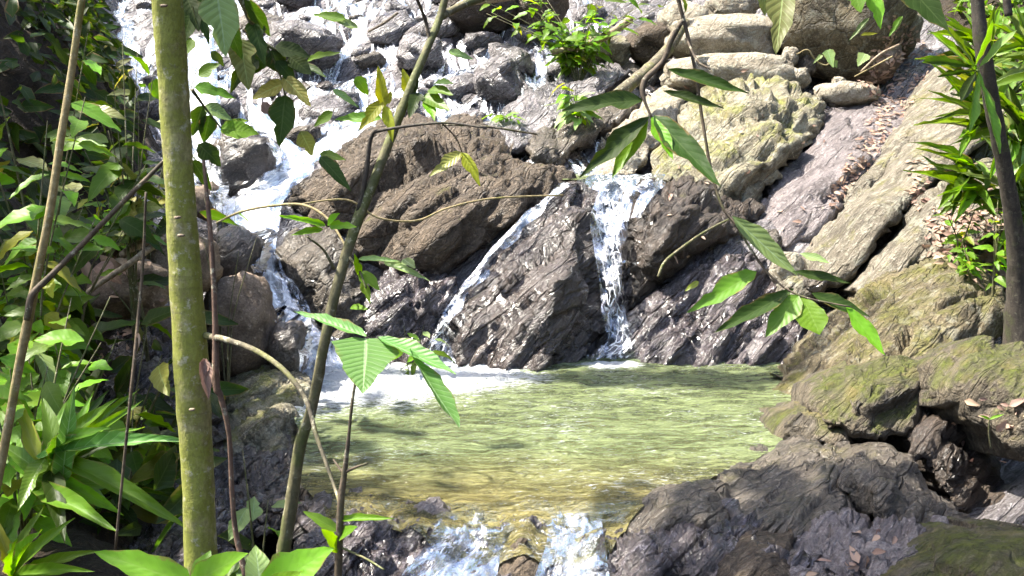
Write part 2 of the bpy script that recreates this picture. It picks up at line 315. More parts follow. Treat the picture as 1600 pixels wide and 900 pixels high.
def bark_mat(name, a, b, moss=(.10, .12, .02), amt=.5, scale=1.0, pale=.7):
    m, nt = newmat(name); N = NT(nt)
    pos = N.n('ShaderNodeTexCoord').outputs['Object']
    st = N.n('ShaderNodeMapping', i_Vector=pos, i_Scale=(1, 1, .45)).outputs[0]
    n1 = N.noise(st, 28 * scale, 6, .7); n2 = N.noise(pos, 9 * scale, 5, .65); n3 = N.noise(pos, 90 * scale, 3, .7)
    col = N.mix(N.ramp(n1, .36, .66), a, b)
    col = N.mix(N.math('MULTIPLY', N.ramp(n2, .62 - .35 * amt, .74 - .3 * amt), .85), col, moss)
    col = N.mix(N.math('MULTIPLY', N.ramp(N.noise(pos, 30 * scale, 6, .75), .56, .64), pale), col, (.44, .42, .30))
    ring = N.noise(N.n('ShaderNodeMapping', i_Vector=pos, i_Scale=(.6, .6, 5)).outputs[0], 7 * scale, 4, .7, .4)
    col = N.mix(N.math('MULTIPLY', N.ramp(ring, .56, .68), .45), col, tuple(c * .55 for c in a))
    col = N.mix(N.math('MULTIPLY', N.ramp(n3, .60, .35), .3), col, tuple(c * .4 for c in a))
    bp = N.n('ShaderNodeBump', i_Height=N.math('ADD', n1, N.math('MULTIPLY', n3, .5)), i_Strength=.6, i_Distance=.008)
    N.out(N.n('ShaderNodeBsdfPrincipled', i_Base_Color=col, i_Roughness=.8, i_Normal=bp.outputs[0]).outputs[0]); return m
M['bark'] = bark_mat('mossy_bark', (.18, .16, .055), (.38, .35, .15), (.20, .22, .022), .74); M['barkdark'] = bark_mat('dark_bark', (.022, .017, .012), (.06, .048, .035), (.04, .045, .012), .25, pale=.12)
M['cane'] = bark_mat('pale_cane', (.19, .145, .06), (.34, .27, .13), (.18, .17, .04), .2); M['twig'] = bark_mat('brown_twig', (.05, .035, .022), (.13, .095, .06), (.07, .08, .02), .25)
M['greenstem'] = bark_mat('green_stem', (.075, .068, .03), (.17, .15, .075), (.085, .10, .022), .5); M['drywood'] = bark_mat('dry_wood', (.16, .115, .075), (.36, .28, .19), (.12, .12, .04), .15)
M['root'] = bark_mat('red_brown_root', (.07, .04, .025), (.17, .10, .065), (.08, .07, .02), .15)
M['log'] = bark_mat('mossy_log', (.06, .05, .03), (.17, .14, .085), (.13, .13, .035), .4)
# ------------------------------------------------------------------ the ravine: stream bed and banks as one sheet
BY = [-14, 0, 2, 3.2, 4.4, 4.9, 5.3, 8.2, 8.5, 9.3, 10, 11, 13, 16, 25, 60]
BZ = [-.6, .15, .05, -.5, -.5, -.3, -.5, -.45, -.2, .85, 1.05, 1.3, 2.1, 3.4, 7.5, 24]
XLY = [-14, 0, 2, 3, 4.2, 5, 6.3, 7.4, 8.2, 9.3, 11, 13, 16, 25, 60]; XLX = [-1, -.6, -.25, -.15, -.8, -1.25, -1.35, -1.75, -2.3, -2.85, -3.3, -4.3, -5.6, -8, -12]
XRY = [-14, 0, 3, 4.4, 5, 6, 7, 8.4, 10, 13, 16, 60]; XRX = [.8, .8, .7, 1.4, 1.9, 2.15, 2.3, 2.6, 3.2, 4.0, 4.6, 9]
def base_height(x, y):
    z = np.interp(y, BY, BZ)
    l = np.maximum(0, np.interp(y, XLY, XLX) - x); r = np.maximum(0, x - np.interp(y, XRY, XRX))
    s = np.interp(y, [0, 2.8, 3.6, 4.4, 5, 6, 7, 9], [.3, .9, .8, .7, .7, .85, 1.1, 1.2]); cap = np.interp(y, [0, 2.8, 3.6, 4.4, 5.5, 7], [.5, .68, .7, 1.0, 1.4, 2.4])
    z = z + s * np.minimum(l, cap) + np.interp(y, [3, 5, 7, 9], [.1, .35, .7, .9]) * np.maximum(0, l - cap) + .5 * np.minimum(r, 1.5) + .85 * np.maximum(0, r - 1.5)
    return z
def gl(lo, a, b, hi, st):
    g = [a]
    d = st
    while g[0] > lo: d *= 1.25; g.insert(0, g[0] - d)
    g += list(np.arange(a + st, b, st)); d = st
    while g[-1] < hi: d *= 1.25; g.append(g[-1] + d)
    return np.array(g)
GX = gl(-40, -6, 5.6, 40, .05); GY = gl(-14, 3.4, 17.5, 60, .05)
gx, gy = np.meshgrid(GX, GY); pz = base_height(gx, gy)
pts = np.stack([gx.ravel(), gy.ravel(), pz.ravel()], -1)
inst = (np.abs(pts[:, 0]) < 9) & (pts[:, 1] < 22)
dz = np.zeros(len(pts))
up = np.clip((pts[:, 1] - 9) / 2, 0, 1)
dz[inst] = rock_noise(pts[inst], .10, 2.2) * (.45 + .75 * up[inst])
dz += .5 * fbm(pts * .25, 3) * np.clip((np.abs(pts[:, 0]) - 7) / 4, 0, 1)
HZ = (pts[:, 2] + dz).reshape(gx.shape)
def H(x, y):
    x = np.atleast_1d(np.asarray(x, float)); y = np.atleast_1d(np.asarray(y, float))
    i = np.clip(np.searchsorted(GX, x) - 1, 0, len(GX) - 2); j = np.clip(np.searchsorted(GY, y) - 1, 0, len(GY) - 2)
    a = (x - GX[i]) / (GX[i + 1] - GX[i]); b = (y - GY[j]) / (GY[j + 1] - GY[j])
    return (HZ[j, i] * (1 - a) + HZ[j, i + 1] * a) * (1 - b) + (HZ[j + 1, i] * (1 - a) + HZ[j + 1, i + 1] * a) * b
nx = len(GX); tv = np.stack([gx.ravel(), gy.ravel(), HZ.ravel()], -1)
jj, ii = np.meshgrid(np.arange(len(GY) - 1), np.arange(nx - 1), indexing='ij'); q = (jj * nx + ii).ravel()
tf = np.stack([q, q + 1, q + nx + 1, q + nx], -1)
tme = mesh('stream_bed', tv, tf, M['bed']); tme.materials.append(M['soil'])
cxm = (GX[ii] + GX[ii + 1]).ravel() / 2; cym = (GY[jj] + GY[jj + 1]).ravel() / 2
bank = (cxm < np.interp(cym, XLY, XLX) - .25 + .2 * perlin(np.stack([cxm, cym, cym * 0], -1) * 2)) | (cxm > np.interp(cym, XRY, XRX) + 1.2) | (cym > 19) | (cym < 3.6)
tme.polygons.foreach_set('material_index', bank.astype(int))
stream_bed = tag(obj('stream_bed', tme), 'wet rocky stream bed and dark earth banks of the ravine', kind='structure')
# ------------------------------------------------------------------ rocks
SOLID = [(tv, tf)]
def cdt(p, loop=None):
    n = len(loop) if loop is not None else 0
    r = delaunay_2d_cdt([Vector((float(a), float(b))) for a, b in p], [], [list(range(n))] if n else [], 1 if n else 0, 1e-4)
    return np.array([(a.x, a.y) for a in r[0]]), np.array([f for f in r[2] if len(f) == 3])
def inside(p, poly):
    x, y = p[:, 0], p[:, 1]; r = np.zeros(len(p), bool); n = len(poly)
    for i in range(n):
        (x1, y1), (x2, y2) = poly[i], poly[(i + 1) % n]
        c = ((y1 > y) != (y2 > y)) & (x < (x2 - x1) * (y - y1) / (y2 - y1 + 1e-9) + x1); r ^= c
    return r
def dist_poly(p, poly):
    d = np.full(len(p), 9e9); n = len(poly)
    for i in range(n):
        a = np.array(poly[i]); b = np.array(poly[(i + 1) % n]); ab = b - a
        t = np.clip(((p - a) @ ab) / (ab @ ab + 1e-9), 0, 1); d = np.minimum(d, np.linalg.norm(p - (a + t[:, None] * ab), axis=1))
    return d
def rock(name, label, cat, outline, inner, mat, amp=.05, fs=3.0, back=.7, rnd=.16, s=4.8, seed=0, group=None, soft=2, ragged=5.0, rough=1.0):
    """a solid rock: its face goes through the given points (pixel, pixel, metres away), its edges turn back and it has a rough rear"""
    ctrl = np.array(list(outline) + list(inner), float)
    cq = rays(ctrl[:, 0], ctrl[:, 1])[:, 1] / ctrl[:, 2]
    cp, ct = cdt(ctrl[:, :2], range(len(outline)))
    qv = np.array([cq[np.argmin(((ctrl[:, :2] - a) ** 2).sum(1))] for a in cp])
    poly0 = [tuple(a[:2]) for a in outline]; loop = []
    for i in range(len(poly0)):
        a = np.array(poly0[i]); b = np.array(poly0[(i + 1) % len(poly0)]); k = max(1, int(np.linalg.norm(b - a) / s))
        loop += [a + (b - a) * t / k for t in range(k)]
    loop = np.array(loop); z0 = np.full(len(loop), seed * 3.1)
    j = np.stack([perlin(np.column_stack([loop / 42, z0])), perlin(np.column_stack([loop / 42, z0 + 9]))], -1) * ragged * 1.6 \
        + np.stack([perlin(np.column_stack([loop / 15, z0])), perlin(np.column_stack([loop / 15, z0 + 9]))], -1) * ragged
    loop = loop + j
    lo = loop.min(0); hi = loop.max(0)
    gxp, gyp = np.meshgrid(np.arange(lo[0], hi[0], s), np.arange(lo[1], hi[1], s * .87)); gxp = gxp + (np.arange(gxp.shape[0])[:, None] % 2) * s / 2
    g = np.stack([gxp.ravel(), gyp.ravel()], -1); g = g + rng.normal(size=g.shape) * s * .13
    pl = [tuple(a) for a in loop]; g = g[inside(g, pl)]; g = g[dist_poly(g, pl) > s * .55]
    fp, ft = cdt(np.vstack([loop, g]), range(len(loop)))
    # depth on the facets
    fq = np.full(len(fp), np.nan); bd = np.full(len(fp), 9e9)
    for t in ct:
        a, b, c = cp[t]; det = (b[1] - c[1]) * (a[0] - c[0]) + (c[0] - b[0]) * (a[1] - c[1])
        if abs(det) < 1e-6: continue
        l1 = ((b[1] - c[1]) * (fp[:, 0] - c[0]) + (c[0] - b[0]) * (fp[:, 1] - c[1])) / det
        l2 = ((c[1] - a[1]) * (fp[:, 0] - c[0]) + (a[0] - c[0]) * (fp[:, 1] - c[1])) / det; l3 = 1 - l1 - l2
        out = np.maximum(0, -np.minimum(np.minimum(l1, l2), l3)); k = out < bd
        e = np.clip(np.stack([l1, l2, l3], -1), 0, 1); e /= e.sum(1)[:, None]
        fq = np.where(k, e @ qv[t], fq); bd = np.where(k, out, bd)
    E = np.vstack([ft[:, [0, 1]], ft[:, [1, 2]], ft[:, [2, 0]]]); Eu, cnt = np.unique(np.sort(E, 1), axis=0, return_counts=True)
    bnd = np.zeros(len(fp), bool); be = Eu[cnt == 1]; bnd[be.ravel()] = True
    deg = np.bincount(Eu.ravel(), minlength=len(fp))
    for _ in range(soft):
        acc = np.zeros(len(fp)); np.add.at(acc, Eu[:, 0], fq[Eu[:, 1]]); np.add.at(acc, Eu[:, 1], fq[Eu[:, 0]])
        fq = np.where(bnd, fq, .4 * fq + .6 * acc / np.maximum(deg, 1))
    d = rays(fp[:, 0], fp[:, 1]); Y = d[:, 1] / fq
    dist = dist_poly(fp, pl) * Y / F; t = np.clip(dist / (rnd * 1.3), 0, 1)
    Y = Y + rnd * (1 - np.sqrt(np.clip(1 - (1 - t) ** 2, 0, 1)))
    v = PW(fp[:, 0], fp[:, 1], Y)
    n = vnormals(v, ft)
    if (n * (v - np.array([0, 0, CAMZ]))).sum() > 0: ft = ft[:, ::-1]; n = -n
    v = v + n * rock_noise(v, amp, fs, seed * 7.7, rough)[:, None]
    # rear
    c0 = v.mean(0); nb = len(v)
    ids = np.where(bnd)[0]; mp = -np.ones(nb, int); mp[ids] = nb + np.arange(len(ids))
    r1 = c0 + (v[ids] - c0) * .93 + np.array([0, back * .6, -.15 * back]); r2 = c0 + (v[ids] - c0) * .55 + np.array([0, back, -.4 * back])
    k2 = len(ids); cen = nb + 2 * k2; V = np.vstack([v, r1, r2, (r2.mean(0) + [0, .1, -.05])[None]]); Fq = [tuple(a) for a in ft]
    dirE = {(a, b) for a, b in E.tolist()} if ft is not None else set()
    E2 = np.vstack([ft[:, [0, 1]], ft[:, [1, 2]], ft[:, [2, 0]]]); have = {tuple(e) for e in E2.tolist()}
    for a, b in be.tolist():
        if (a, b) not in have: a, b = b, a
        Fq += [(b, a, mp[a], mp[b]), (mp[b], mp[a], mp[a] + k2, mp[b] + k2), (mp[b] + k2, mp[a] + k2, cen)]
    base = np.array([c0[0], c0[1], v[:, 2].min()])
    o = obj(name, mesh(name, V, Fq, M[mat], True, None, base), None, base); tag(o, label, cat, group)
    SOLID.append((V, Fq)); return o
def boulder_geo(rx, ry, rz, seed, amp=.16, fsz=1.6, nu=30, nv=18, flat=.0):
    th = np.linspace(0, 2 * math.pi, nu, endpoint=False); ph = np.linspace(0, math.pi, nv)[1:-1]
    v = [[0, 0, 1.0]] + [[math.sin(p) * math.cos(t), math.sin(p) * math.sin(t), math.cos(p)] for p in ph for t in th] + [[0, 0, -1.0]]
    v = np.array(v); e = .82; v = np.sign(v) * np.abs(v) ** e
    k = 1 + amp * (1.1 * fbm(v * fsz * .8 + seed * 5.3, 3) + .8 * facet(v * fsz + seed * 3.7)) + .03 * fbm(v * 7 + seed, 3)
    v = v * k[:, None] * (rx, ry, rz); f = []; R = nv - 2
    for s in range(nu):
        s2 = (s + 1) % nu; f.append((0, 1 + s, 1 + s2))
        for r in range(R - 1): f.append((1 + r * nu + s, 1 + (r + 1) * nu + s, 1 + (r + 1) * nu + s2, 1 + r * nu + s2))
        f.append((1 + (R - 1) * nu + s, 1 + R * nu, 1 + (R - 1) * nu + s2))
    return v, f
def boulder(label, x0, x1, y0, y1, Y, mat, seed, dep=1.0, tilt=0.0, name='boulder', amp=.16, group=None):
    c = P((x0 + x1) / 2, (y0 + y1) / 2, Y); rx = (x1 - x0) / 2 * Y / F; rz = (y1 - y0) / 2 * Y / F
    v, f = boulder_geo(rx, (rx * .6 + rz * .5) * dep, rz, seed, amp)
    ca, sa = math.cos(tilt), math.sin(tilt); v = np.stack([v[:, 0] * ca - v[:, 2] * sa, v[:, 1], v[:, 0] * sa + v[:, 2] * ca], -1)
    base = np.array(c) + [0, 0, v[:, 2].min()]; o = obj(name, mesh(name, v + np.array(c), f, M[mat], True, None, base), None, base)
    tag(o, label, 'boulder' if name == 'boulder' else 'stone', group); SOLID.append((v + np.array(c), f)); return o
R = rock
# --- middle
R('rock_ledge', 'broad brown rock ledge between the left waterfall and the diagonal trickle', 'rock', [(455,300,9.9),(500,262,10),(560,212,10.4),(640,190,10.8),(725,192,10.9),(795,222,10.6),(850,248,10.3),(888,278,10),(872,305,9.7),(825,345,9.3),(775,385,9.05),(712,420,8.9),(690,450,8.85),(620,430,8.95),(560,400,9.05),(530,350,9.35),(480,335,9.7)],
  [(640,240,9.9),(740,235,9.9),(600,300,9.35),(700,310,9.2),(800,290,9.45),(680,380,8.9)], 'brown', .13, 1.7, seed=1, rough=.8, soft=1)
R('rock_slab', 'grey wet slab with diagonal cracks beside the left waterfall', 'rock', [(425,400,9.0),(455,365,9.2),(530,350,9.2),(560,390,8.95),(580,450,8.6),(575,520,8.4),(530,565,8.3),(490,510,8.45),(455,450,8.7)], [(500,420,8.6),(530,470,8.4)], 'grey', .05, 3.2, seed=2)
R('wet_rock', 'dark glistening broken rock behind the three-leaf sapling', 'rock', [(560,440,8.7),(620,418,8.8),(690,425,8.75),(730,465,8.55),(705,540,8.35),(690,595,8.2),(600,600,8.15),(560,560,8.2),(545,500,8.4)], [(630,470,8.45),(650,540,8.2)], 'paintedsheen', .085, 4, seed=3)
R('rock_slab', 'tall tilted wet slab with a dark right face left of the middle waterfall', 'rock', [(690,530,8.3),(715,480,8.45),(760,420,8.8),(820,350,9.1),(880,288,9.5),(935,288,9.5),(965,310,9.3),(925,350,9.0),(945,430,8.75),(950,500,8.55),(915,560,8.35),(880,600,8.15),(780,612,8.0),(700,605,8.05)],
  [(905,355,8.75),(878,430,8.35),(852,520,8.1),(838,580,8.0),(800,420,8.62),(770,500,8.3),(860,370,8.92)], 'wet', .075, 2.6, seed=4)
R('wet_rock', 'wet rock wall directly behind the middle waterfall', 'rock', [(910,296,9.6),(1005,296,9.7),(1000,420,9.1),(990,520,8.7),(965,590,8.45),(925,590,8.5),(930,480,8.85),(918,380,9.25)], [], 'wet', .04, 4, seed=5)
R('rock_overhang', 'dark brown overhanging rock right of the middle waterfall', 'rock', [(978,335,9.2),(1000,288,9.6),(1080,276,9.8),(1135,318,9.7),(1195,325,9.6),(1150,370,9.2),(1070,402,8.95),(1020,445,8.8),(990,480,8.65),(975,410,8.9)], [(1012,330,9.0),(1070,322,9.1),(1035,385,8.75)], 'face', .075, 3, seed=6)
R('mossy_boulder', 'huge sunlit boulder with yellow-green moss below the row of pale stones', 'boulder', [(1000,285,10.2),(1030,225,10.8),(1070,165,11.5),(1125,125,12),(1230,122,12.2),(1280,150,11.8),(1288,180,11.3),(1262,228,10.7),(1205,292,10.1),(1172,335,9.8),(1130,335,9.75),(1080,295,9.85)], [(1120,210,10.5),(1200,170,11),(1220,230,10.3),(1130,270,9.95),(1170,290,9.75)], 'mossypale', .085, 2.6, seed=7, rnd=.25)
R('rock_slab', 'long pale slab sloping down to the small upper pool', 'rock', [(905,270,11),(940,225,11.6),(990,175,12),(1050,128,12.6),(1075,150,12),(1040,215,11.2),(1000,272,10.5),(950,292,10.3)], [(975,235,10.9),(1015,190,11.4)], 'pale', .05, 3, seed=8)
R('rock_slab', 'wet sunlit slab high in the cascade above the brown ledge', 'rock', [(735,215,11.4),(790,165,12.2),(860,120,13),(930,95,13.6),(985,110,13.2),(930,165,12.3),(860,215,11.5),(800,235,11)], [(860,165,12)], 'bed', .07, 3, seed=9)
R('rock_slab', 'narrow weathered slab touching the left end of the small upper pool', 'rock', [(815,225,11.2),(880,178,12),(960,140,12.6),(1000,165,12.2),(930,218,11.5),(870,256,11),(835,250,10.9)], [(900,200,11.5)], 'grey', .06, 3, seed=10)
R('wet_rock', 'broad wet rock slope glittering right of the middle waterfall', 'rock', [(925,590,8.4),(950,545,8.45),(975,488,8.65),(1040,430,8.95),(1140,350,9.5),(1185,375,9.3),(1215,430,9.0),(1290,500,8.6),(1265,595,8.2),(1100,602,8.15)], [(1080,480,8.65),(1150,430,8.9),(1180,520,8.4),(1020,540,8.4)], 'paintedsheen', .075, 3.4, seed=11)
# --- right bank
R('rock_slab', 'grey-violet slab strewn with dead leaves below the flat stone', 'rock', [(1165,348,9.75),(1205,292,10.2),(1265,228,10.9),(1290,182,11.5),(1330,158,12),(1440,150,12),(1470,170,11.4),(1400,230,10.6),(1340,295,9.9),(1285,355,9.35),(1225,395,9.1)], [(1300,250,10.3),(1240,320,9.6)], 'purple', .05, 2.2, seed=12, rough=.6)
R('rock_slab', 'long olive mossy ridge beside the leaf-filled gully', 'rock', [(1285,360,9.5),(1320,305,9.75),(1360,250,10.2),(1405,190,11),(1450,115,12),(1500,85,12.3),(1505,130,11.3),(1455,195,10.6),(1395,272,10),(1340,335,9.4)], [(1400,225,10.3),(1345,290,9.7)], 'slab', .06, 2, seed=13, rough=.4)
R('rock_slab', 'wide smooth olive slab slanting up towards the strap-leaved plants', 'rock', [(1250,405,9.0),(1300,352,9.3),(1370,275,9.8),(1440,195,10.5),(1500,120,11.4),(1570,100,11),(1580,180,10),(1500,255,9.25),(1440,312,8.85),(1385,370,8.6),(1335,435,8.45),(1285,445,8.55)], [(1350,330,9.0),(1430,250,9.55),(1320,390,8.75)], 'slab', .075, 1.5, seed=14, rough=.4)
R('rock_slab', 'cracked brown-grey slab with a dark hole under the right-hand plants', 'rock', [(1320,445,8.35),(1390,365,8.55),(1450,300,8.85),(1520,260,9.1),(1620,240,9.1),(1640,330,8.4),(1560,372,8.2),(1470,405,8.05),(1410,435,8.0),(1360,475,8.0)], [(1430,360,8.4),(1540,310,8.6)], 'slab', .07, 1.8, seed=15, rough=.4)
R('mossy_boulder', 'long olive moss-covered ramp rising from the right pool edge', 'boulder', [(1165,670,7),(1190,610,7.4),(1250,545,7.8),(1320,475,8.1),(1400,415,8.3),(1470,382,8.3),(1540,420,7.8),(1570,500,7.3),(1510,570,6.8),(1440,600,6.6),(1350,620,6.6),(1270,650,6.6),(1200,690,6.7)], [(1290,560,6.95),(1370,500,7.2),(1420,525,6.9),(1420,565,6.65),(1475,470,7.3),(1330,585,6.65)], 'mossy', .10, 1.6, seed=16, rnd=.13, rough=.6, soft=1)
R('mossy_rock', 'green moss-topped rock lump wedged under the long olive ramp', 'rock', [(1262,605,6.5),(1320,570,6.6),(1390,556,6.6),(1450,570,6.5),(1468,620,6.2),(1440,675,6.0),(1380,695,5.9),(1300,668,6.0),(1260,635,6.3)], [(1360,605,6.1)], 'moss', .06, 2, seed=17, rough=.65, soft=1, rnd=.1)
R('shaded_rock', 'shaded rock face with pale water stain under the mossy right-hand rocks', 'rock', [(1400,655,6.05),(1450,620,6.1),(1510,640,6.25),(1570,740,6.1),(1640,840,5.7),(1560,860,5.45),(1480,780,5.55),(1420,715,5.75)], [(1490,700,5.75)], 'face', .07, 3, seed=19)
R('mossy_rock', 'moss-covered rock overhanging the dark hollow at the right edge', 'rock', [(1440,565,6.2),(1500,543,6.2),(1580,552,6.0),(1650,560,5.9),(1660,700,5.5),(1600,715,5.4),(1560,675,5.5),(1500,645,5.7),(1455,615,6.0)], [(1530,590,5.7),(1600,620,5.45)], 'moss', .07, 2, seed=18, rough=.65, soft=1, rnd=.1, back=.9)
R('mossy_rock', 'low curved mossy rock at the right corner of the pool', 'rock', [(1168,672,6.7),(1200,640,6.6),(1260,622,6.5),(1310,650,6.2),(1345,695,6.0),(1270,702,6.0),(1200,705,6.2)], [(1250,652,6.2)], 'moss', .04, 2, seed=20, rough=.65, soft=1, rnd=.1)
R('rock_slab', 'layered grey-brown slab forming the near right pool shore', 'rock', [(905,818,4.98),(980,770,5.3),(1070,735,5.65),(1160,690,6.1),(1250,678,5.95),(1300,700,5.6),(1335,760,5.2),(1345,830,4.85),(1250,860,4.7),(1150,835,4.85),(1060,835,4.85),(980,855,4.85),(925,855,4.9)], [(1150,740,5.35),(1200,765,5.15),(1060,790,4.95)], 'grey', .055, 2.1, seed=21, rnd=.1, rough=.7, ragged=3, soft=1)
R('rock_slab', 'dark olive slab lying against the shaded hollow on the right', 'rock', [(1240,690,5.9),(1330,690,5.8),(1420,722,5.5),(1490,785,5.1),(1530,840,4.8),(1430,845,4.75),(1350,805,4.95),(1290,755,5.25)], [(1380,750,5.05)], 'grey', .07, 2, seed=22, rough=.7, soft=1)
R('wet_rock', 'wet broken rock at the bottom edge right of the outflow', 'rock', [(925,855,4.95),(1050,815,4.95),(1150,805,4.9),(1235,850,4.65),(1295,930,4.25),(940,930,4.5)], [(1080,860,4.6)], 'paintedsheen', .075, 4, seed=23)
R('rock_block', 'brown angular block at the bottom edge beside wet broken rock', 'rock', [(1118,855,4.65),(1170,812,4.8),(1240,830,4.65),(1258,880,4.35),(1252,935,4.15),(1108,935,4.2)], [(1190,850,4.45)], 'brown', .05, 2, seed=24, rough=.4)
R('wet_rock', 'violet-grey wet rubble with fallen leaves at the bottom right', 'rock', [(1235,845,4.75),(1340,810,4.9),(1450,830,4.75),(1545,838,4.65),(1510,885,4.35),(1450,935,4.1),(1235,935,4.1)], [(1360,870,4.45)], 'purple', .06, 4.2, seed=25)
R('mossy_rock', 'bright green mossy rock in the bottom right corner', 'rock', [(1385,885,4.35),(1440,842,4.5),(1520,825,4.5),(1625,838,4.3),(1670,935,3.8),(1375,935,4.0)], [(1500,860,4.2)], 'moss', .04, 2, seed=26, rough=.65, soft=1, rnd=.1)
# --- outflow and left bank
R('rock_ledge', 'wet rock sill where the pool spills over at the bottom', 'rock', [(495,785,5.2),(580,782,5.22),(640,788,5.16),(700,798,5.22),(800,800,5.2),(870,800,5.2),(940,802,5.18),(965,865,4.8),(970,935,4.5),(480,935,4.4),(470,850,4.8)], [(600,812,4.9),(660,815,4.94),(740,822,4.99),(810,822,4.98),(890,822,4.98),(750,860,4.8),(850,860,4.82)], 'paintedsheen', .06, 4, seed=27, rnd=.08)
R('rock_block', 'brown rock parting the two streams of the outflow', 'rock', [(778,842,4.95),(800,812,5.02),(835,810,5.02),(852,845,4.9),(850,935,4.5),(768,935,4.5)], [(815,840,4.82)], 'brown', .03, 4, seed=28, rnd=.1)
R('mossy_rock', 'mossy grey rock below the rounded boulders on the left', 'rock', [(320,595,7.4),(360,555,7.6),(430,558,7.6),(480,590,7.3),(492,640,7.0),(420,662,6.75),(335,645,6.85)], [(420,605,7.05)], 'mossypale', .055, 3, seed=29)
R('mossy_rock', 'layered mossy rock tip jutting into the pool on the left', 'rock', [(335,665,6.75),(400,620,7.05),(460,602,7.1),(495,640,6.9),(522,690,6.4),(490,715,6.2),(420,725,6.1),(345,725,6.1)], [(430,660,6.45)], 'mossypale', .055, 3, seed=30)
R('wet_rock', 'dark wet rocks on the near left pool shore', 'rock', [(325,740,5.9),(380,700,6.2),(460,690,6.3),(510,720,6.0),(530,765,5.7),(565,805,5.2),(500,835,4.95),(400,835,4.85),(315,825,4.95)], [(430,760,5.55)], 'wet', .07, 3.6, seed=31)
R('wet_rock', 'wet violet rock behind the foot of the mossy tree trunk', 'rock', [(190,790,5.05),(230,740,5.4),(300,720,5.6),(350,760,5.3),(375,835,4.75),(335,935,4.1),(180,935,4.0)], [(280,800,4.85)], 'paintedsheen', .07, 3.6, seed=32)
R('wet_rock', 'blue-grey wet rock left of the mossy tree trunk', 'rock', [(110,560,6.4),(170,515,6.6),(260,520,6.6),(310,560,6.6),(332,640,6.2),(322,735,5.6),(230,765,5.35),(150,730,5.4),(105,640,5.9)], [(230,600,6.0),(220,690,5.5)], 'paintedsheen', .07, 3.2, seed=33)
# --- boulders
B = boulder
B('rounded dark boulder with a tan top at the foot of the left waterfall', 322, 432, 425, 595, 7.6, 'boulder', 1, .9, .1, amp=.1)
B('smooth black wet boulder touching the left edge of the white water', 330, 412, 355, 470, 8.2, 'darkboulder', 2, 1, -.2, amp=.1)
B('small dark boulder beside the white pool foam', 420, 482, 500, 595, 7.5, 'darkboulder', 3, 1, 0, amp=.12)
B('large tan boulder left of the mossy trunk behind broken sticks', 138, 262, 405, 500, 6.8, 'boulder', 4, 1, .08)
B('brown boulder half hidden behind the mossy trunk', 228, 338, 360, 460, 7.4, 'boulder', 5)
B('small pinkish boulder under the left-bank leaves', 150, 208, 345, 405, 7.5, 'boulder', 6)
B('pale boulder beside the falling white water above the black boulder', 300, 350, 288, 345, 9.2, 'boulder', 7)
B('black rock standing in the middle of the left waterfall', 338, 442, 212, 315, 10.35, 'darkboulder', 8, .8, .1, amp=.22)
B('tan boulder under leaves right of the blue-grey wet rock', 225, 300, 480, 545, 6.9, 'boulder', 9)
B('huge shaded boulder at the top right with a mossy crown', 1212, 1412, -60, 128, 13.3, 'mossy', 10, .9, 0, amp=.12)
B('pale angular boulder with brown underside under the top right leaves', 1042, 1222, 26, 104, 13.5, 'pale', 11, 1, -.04)
B('long sunlit cream stone resting on the mossy boulder', 1038, 1240, 84, 148, 12.7, 'pale', 12, .9, .0, amp=.12)
B('flat sunlit stone slab lying across two pebbles', 1276, 1372, 128, 166, 12.1, 'pale', 13, 1.1, -.03, amp=.1)
B('wedge-shaped grey boulder by the leaf-filled gully', 1358, 1432, 12, 90, 13.4, 'mossypale', 14)
B('squarish tan boulder behind the fallen mossy log', 978, 1050, 36, 98, 13.9, 'brown', 15)
B('grey boulder above the squarish tan boulder', 1032, 1105, 2, 66, 14.2, 'pale', 16)
B('cream boulder at the top edge behind the pale angular boulder', 1098, 1185, -10, 40, 14.6, 'pale', 17)
B('dark solid standing in for a shaded hollow at the top edge by the leaning sapling', 696, 815, -45, 60, 15.2, 'face', 18, 1.2, amp=.1)  # dark solid placed where there is only a shaded hollow
B('brown boulder at the top edge beside the leafy shrub', 804, 885, -45, 52, 15, 'brown', 19, amp=.1)
B('grey flat-faced boulder in the cascade below the drooping tree leaves', 418, 530, 34, 100, 14.1, 'bed', 20, 1, -.15, amp=.2)
B('dark-sided block in the cascade left of the wet sunlit slab', 742, 812, 92, 165, 12.9, 'bed', 21, 1, .3, amp=.22)
B('small grey boulder in the white cascade behind the leaning sapling', 620, 690, 58, 112, 13.9, 'bed', 22, amp=.2)
B('mossy lump of rock at the top edge above the shrub', 900, 985, 55, 110, 13.9, 'mossypale', 23)
B('brown boulder below the wedge-shaped grey boulder', 1330, 1400, 60, 130, 13, 'boulder', 24)
for k, (a, lab) in enumerate([((1222,1247,74,104,12.8), 'small round stone at the right end of the long cream stone'), ((1234,1264,106,138,12.5), 'pale pebble wedged left of the flat stone slab'), ((1248,1274,88,118,12.9), 'grey pebble in the shade above the flat stone slab'),
    ((1292,1316,152,168,12.0), 'small pebble under the flat stone slab'), ((1300,1320,120,134,12.3), 'tiny pebble perched behind the flat stone slab'), ((1205,1255,392,450,8.9), 'pale stone in the rubble below the wide olive slab'), ((1255,1290,430,462,8.6), 'grey stone in the rubble below the wide olive slab'),
    ((1215,1275,432,482,8.7), 'tan stone at the top of the glittering wet slope'), ((1190,1222,360,395,9.2), 'rounded stone under the holed grey-green leaf'), ((600,660,800,850,5.0), 'grey stone poking out of the outflow on the left'), ((640,705,782,840,5.08), 'larger pale grey stone at the lip of the outflow'), ((500,560,768,815,5.3), 'brown stone at the near left corner of the pool')]):
    B(lab, *a[:4], a[4], ['pale', 'pale', 'grey', 'grey', 'pale', 'pale', 'grey', 'slab', 'grey', 'grey', 'purple', 'brown'][k], 40 + k, name='stone')
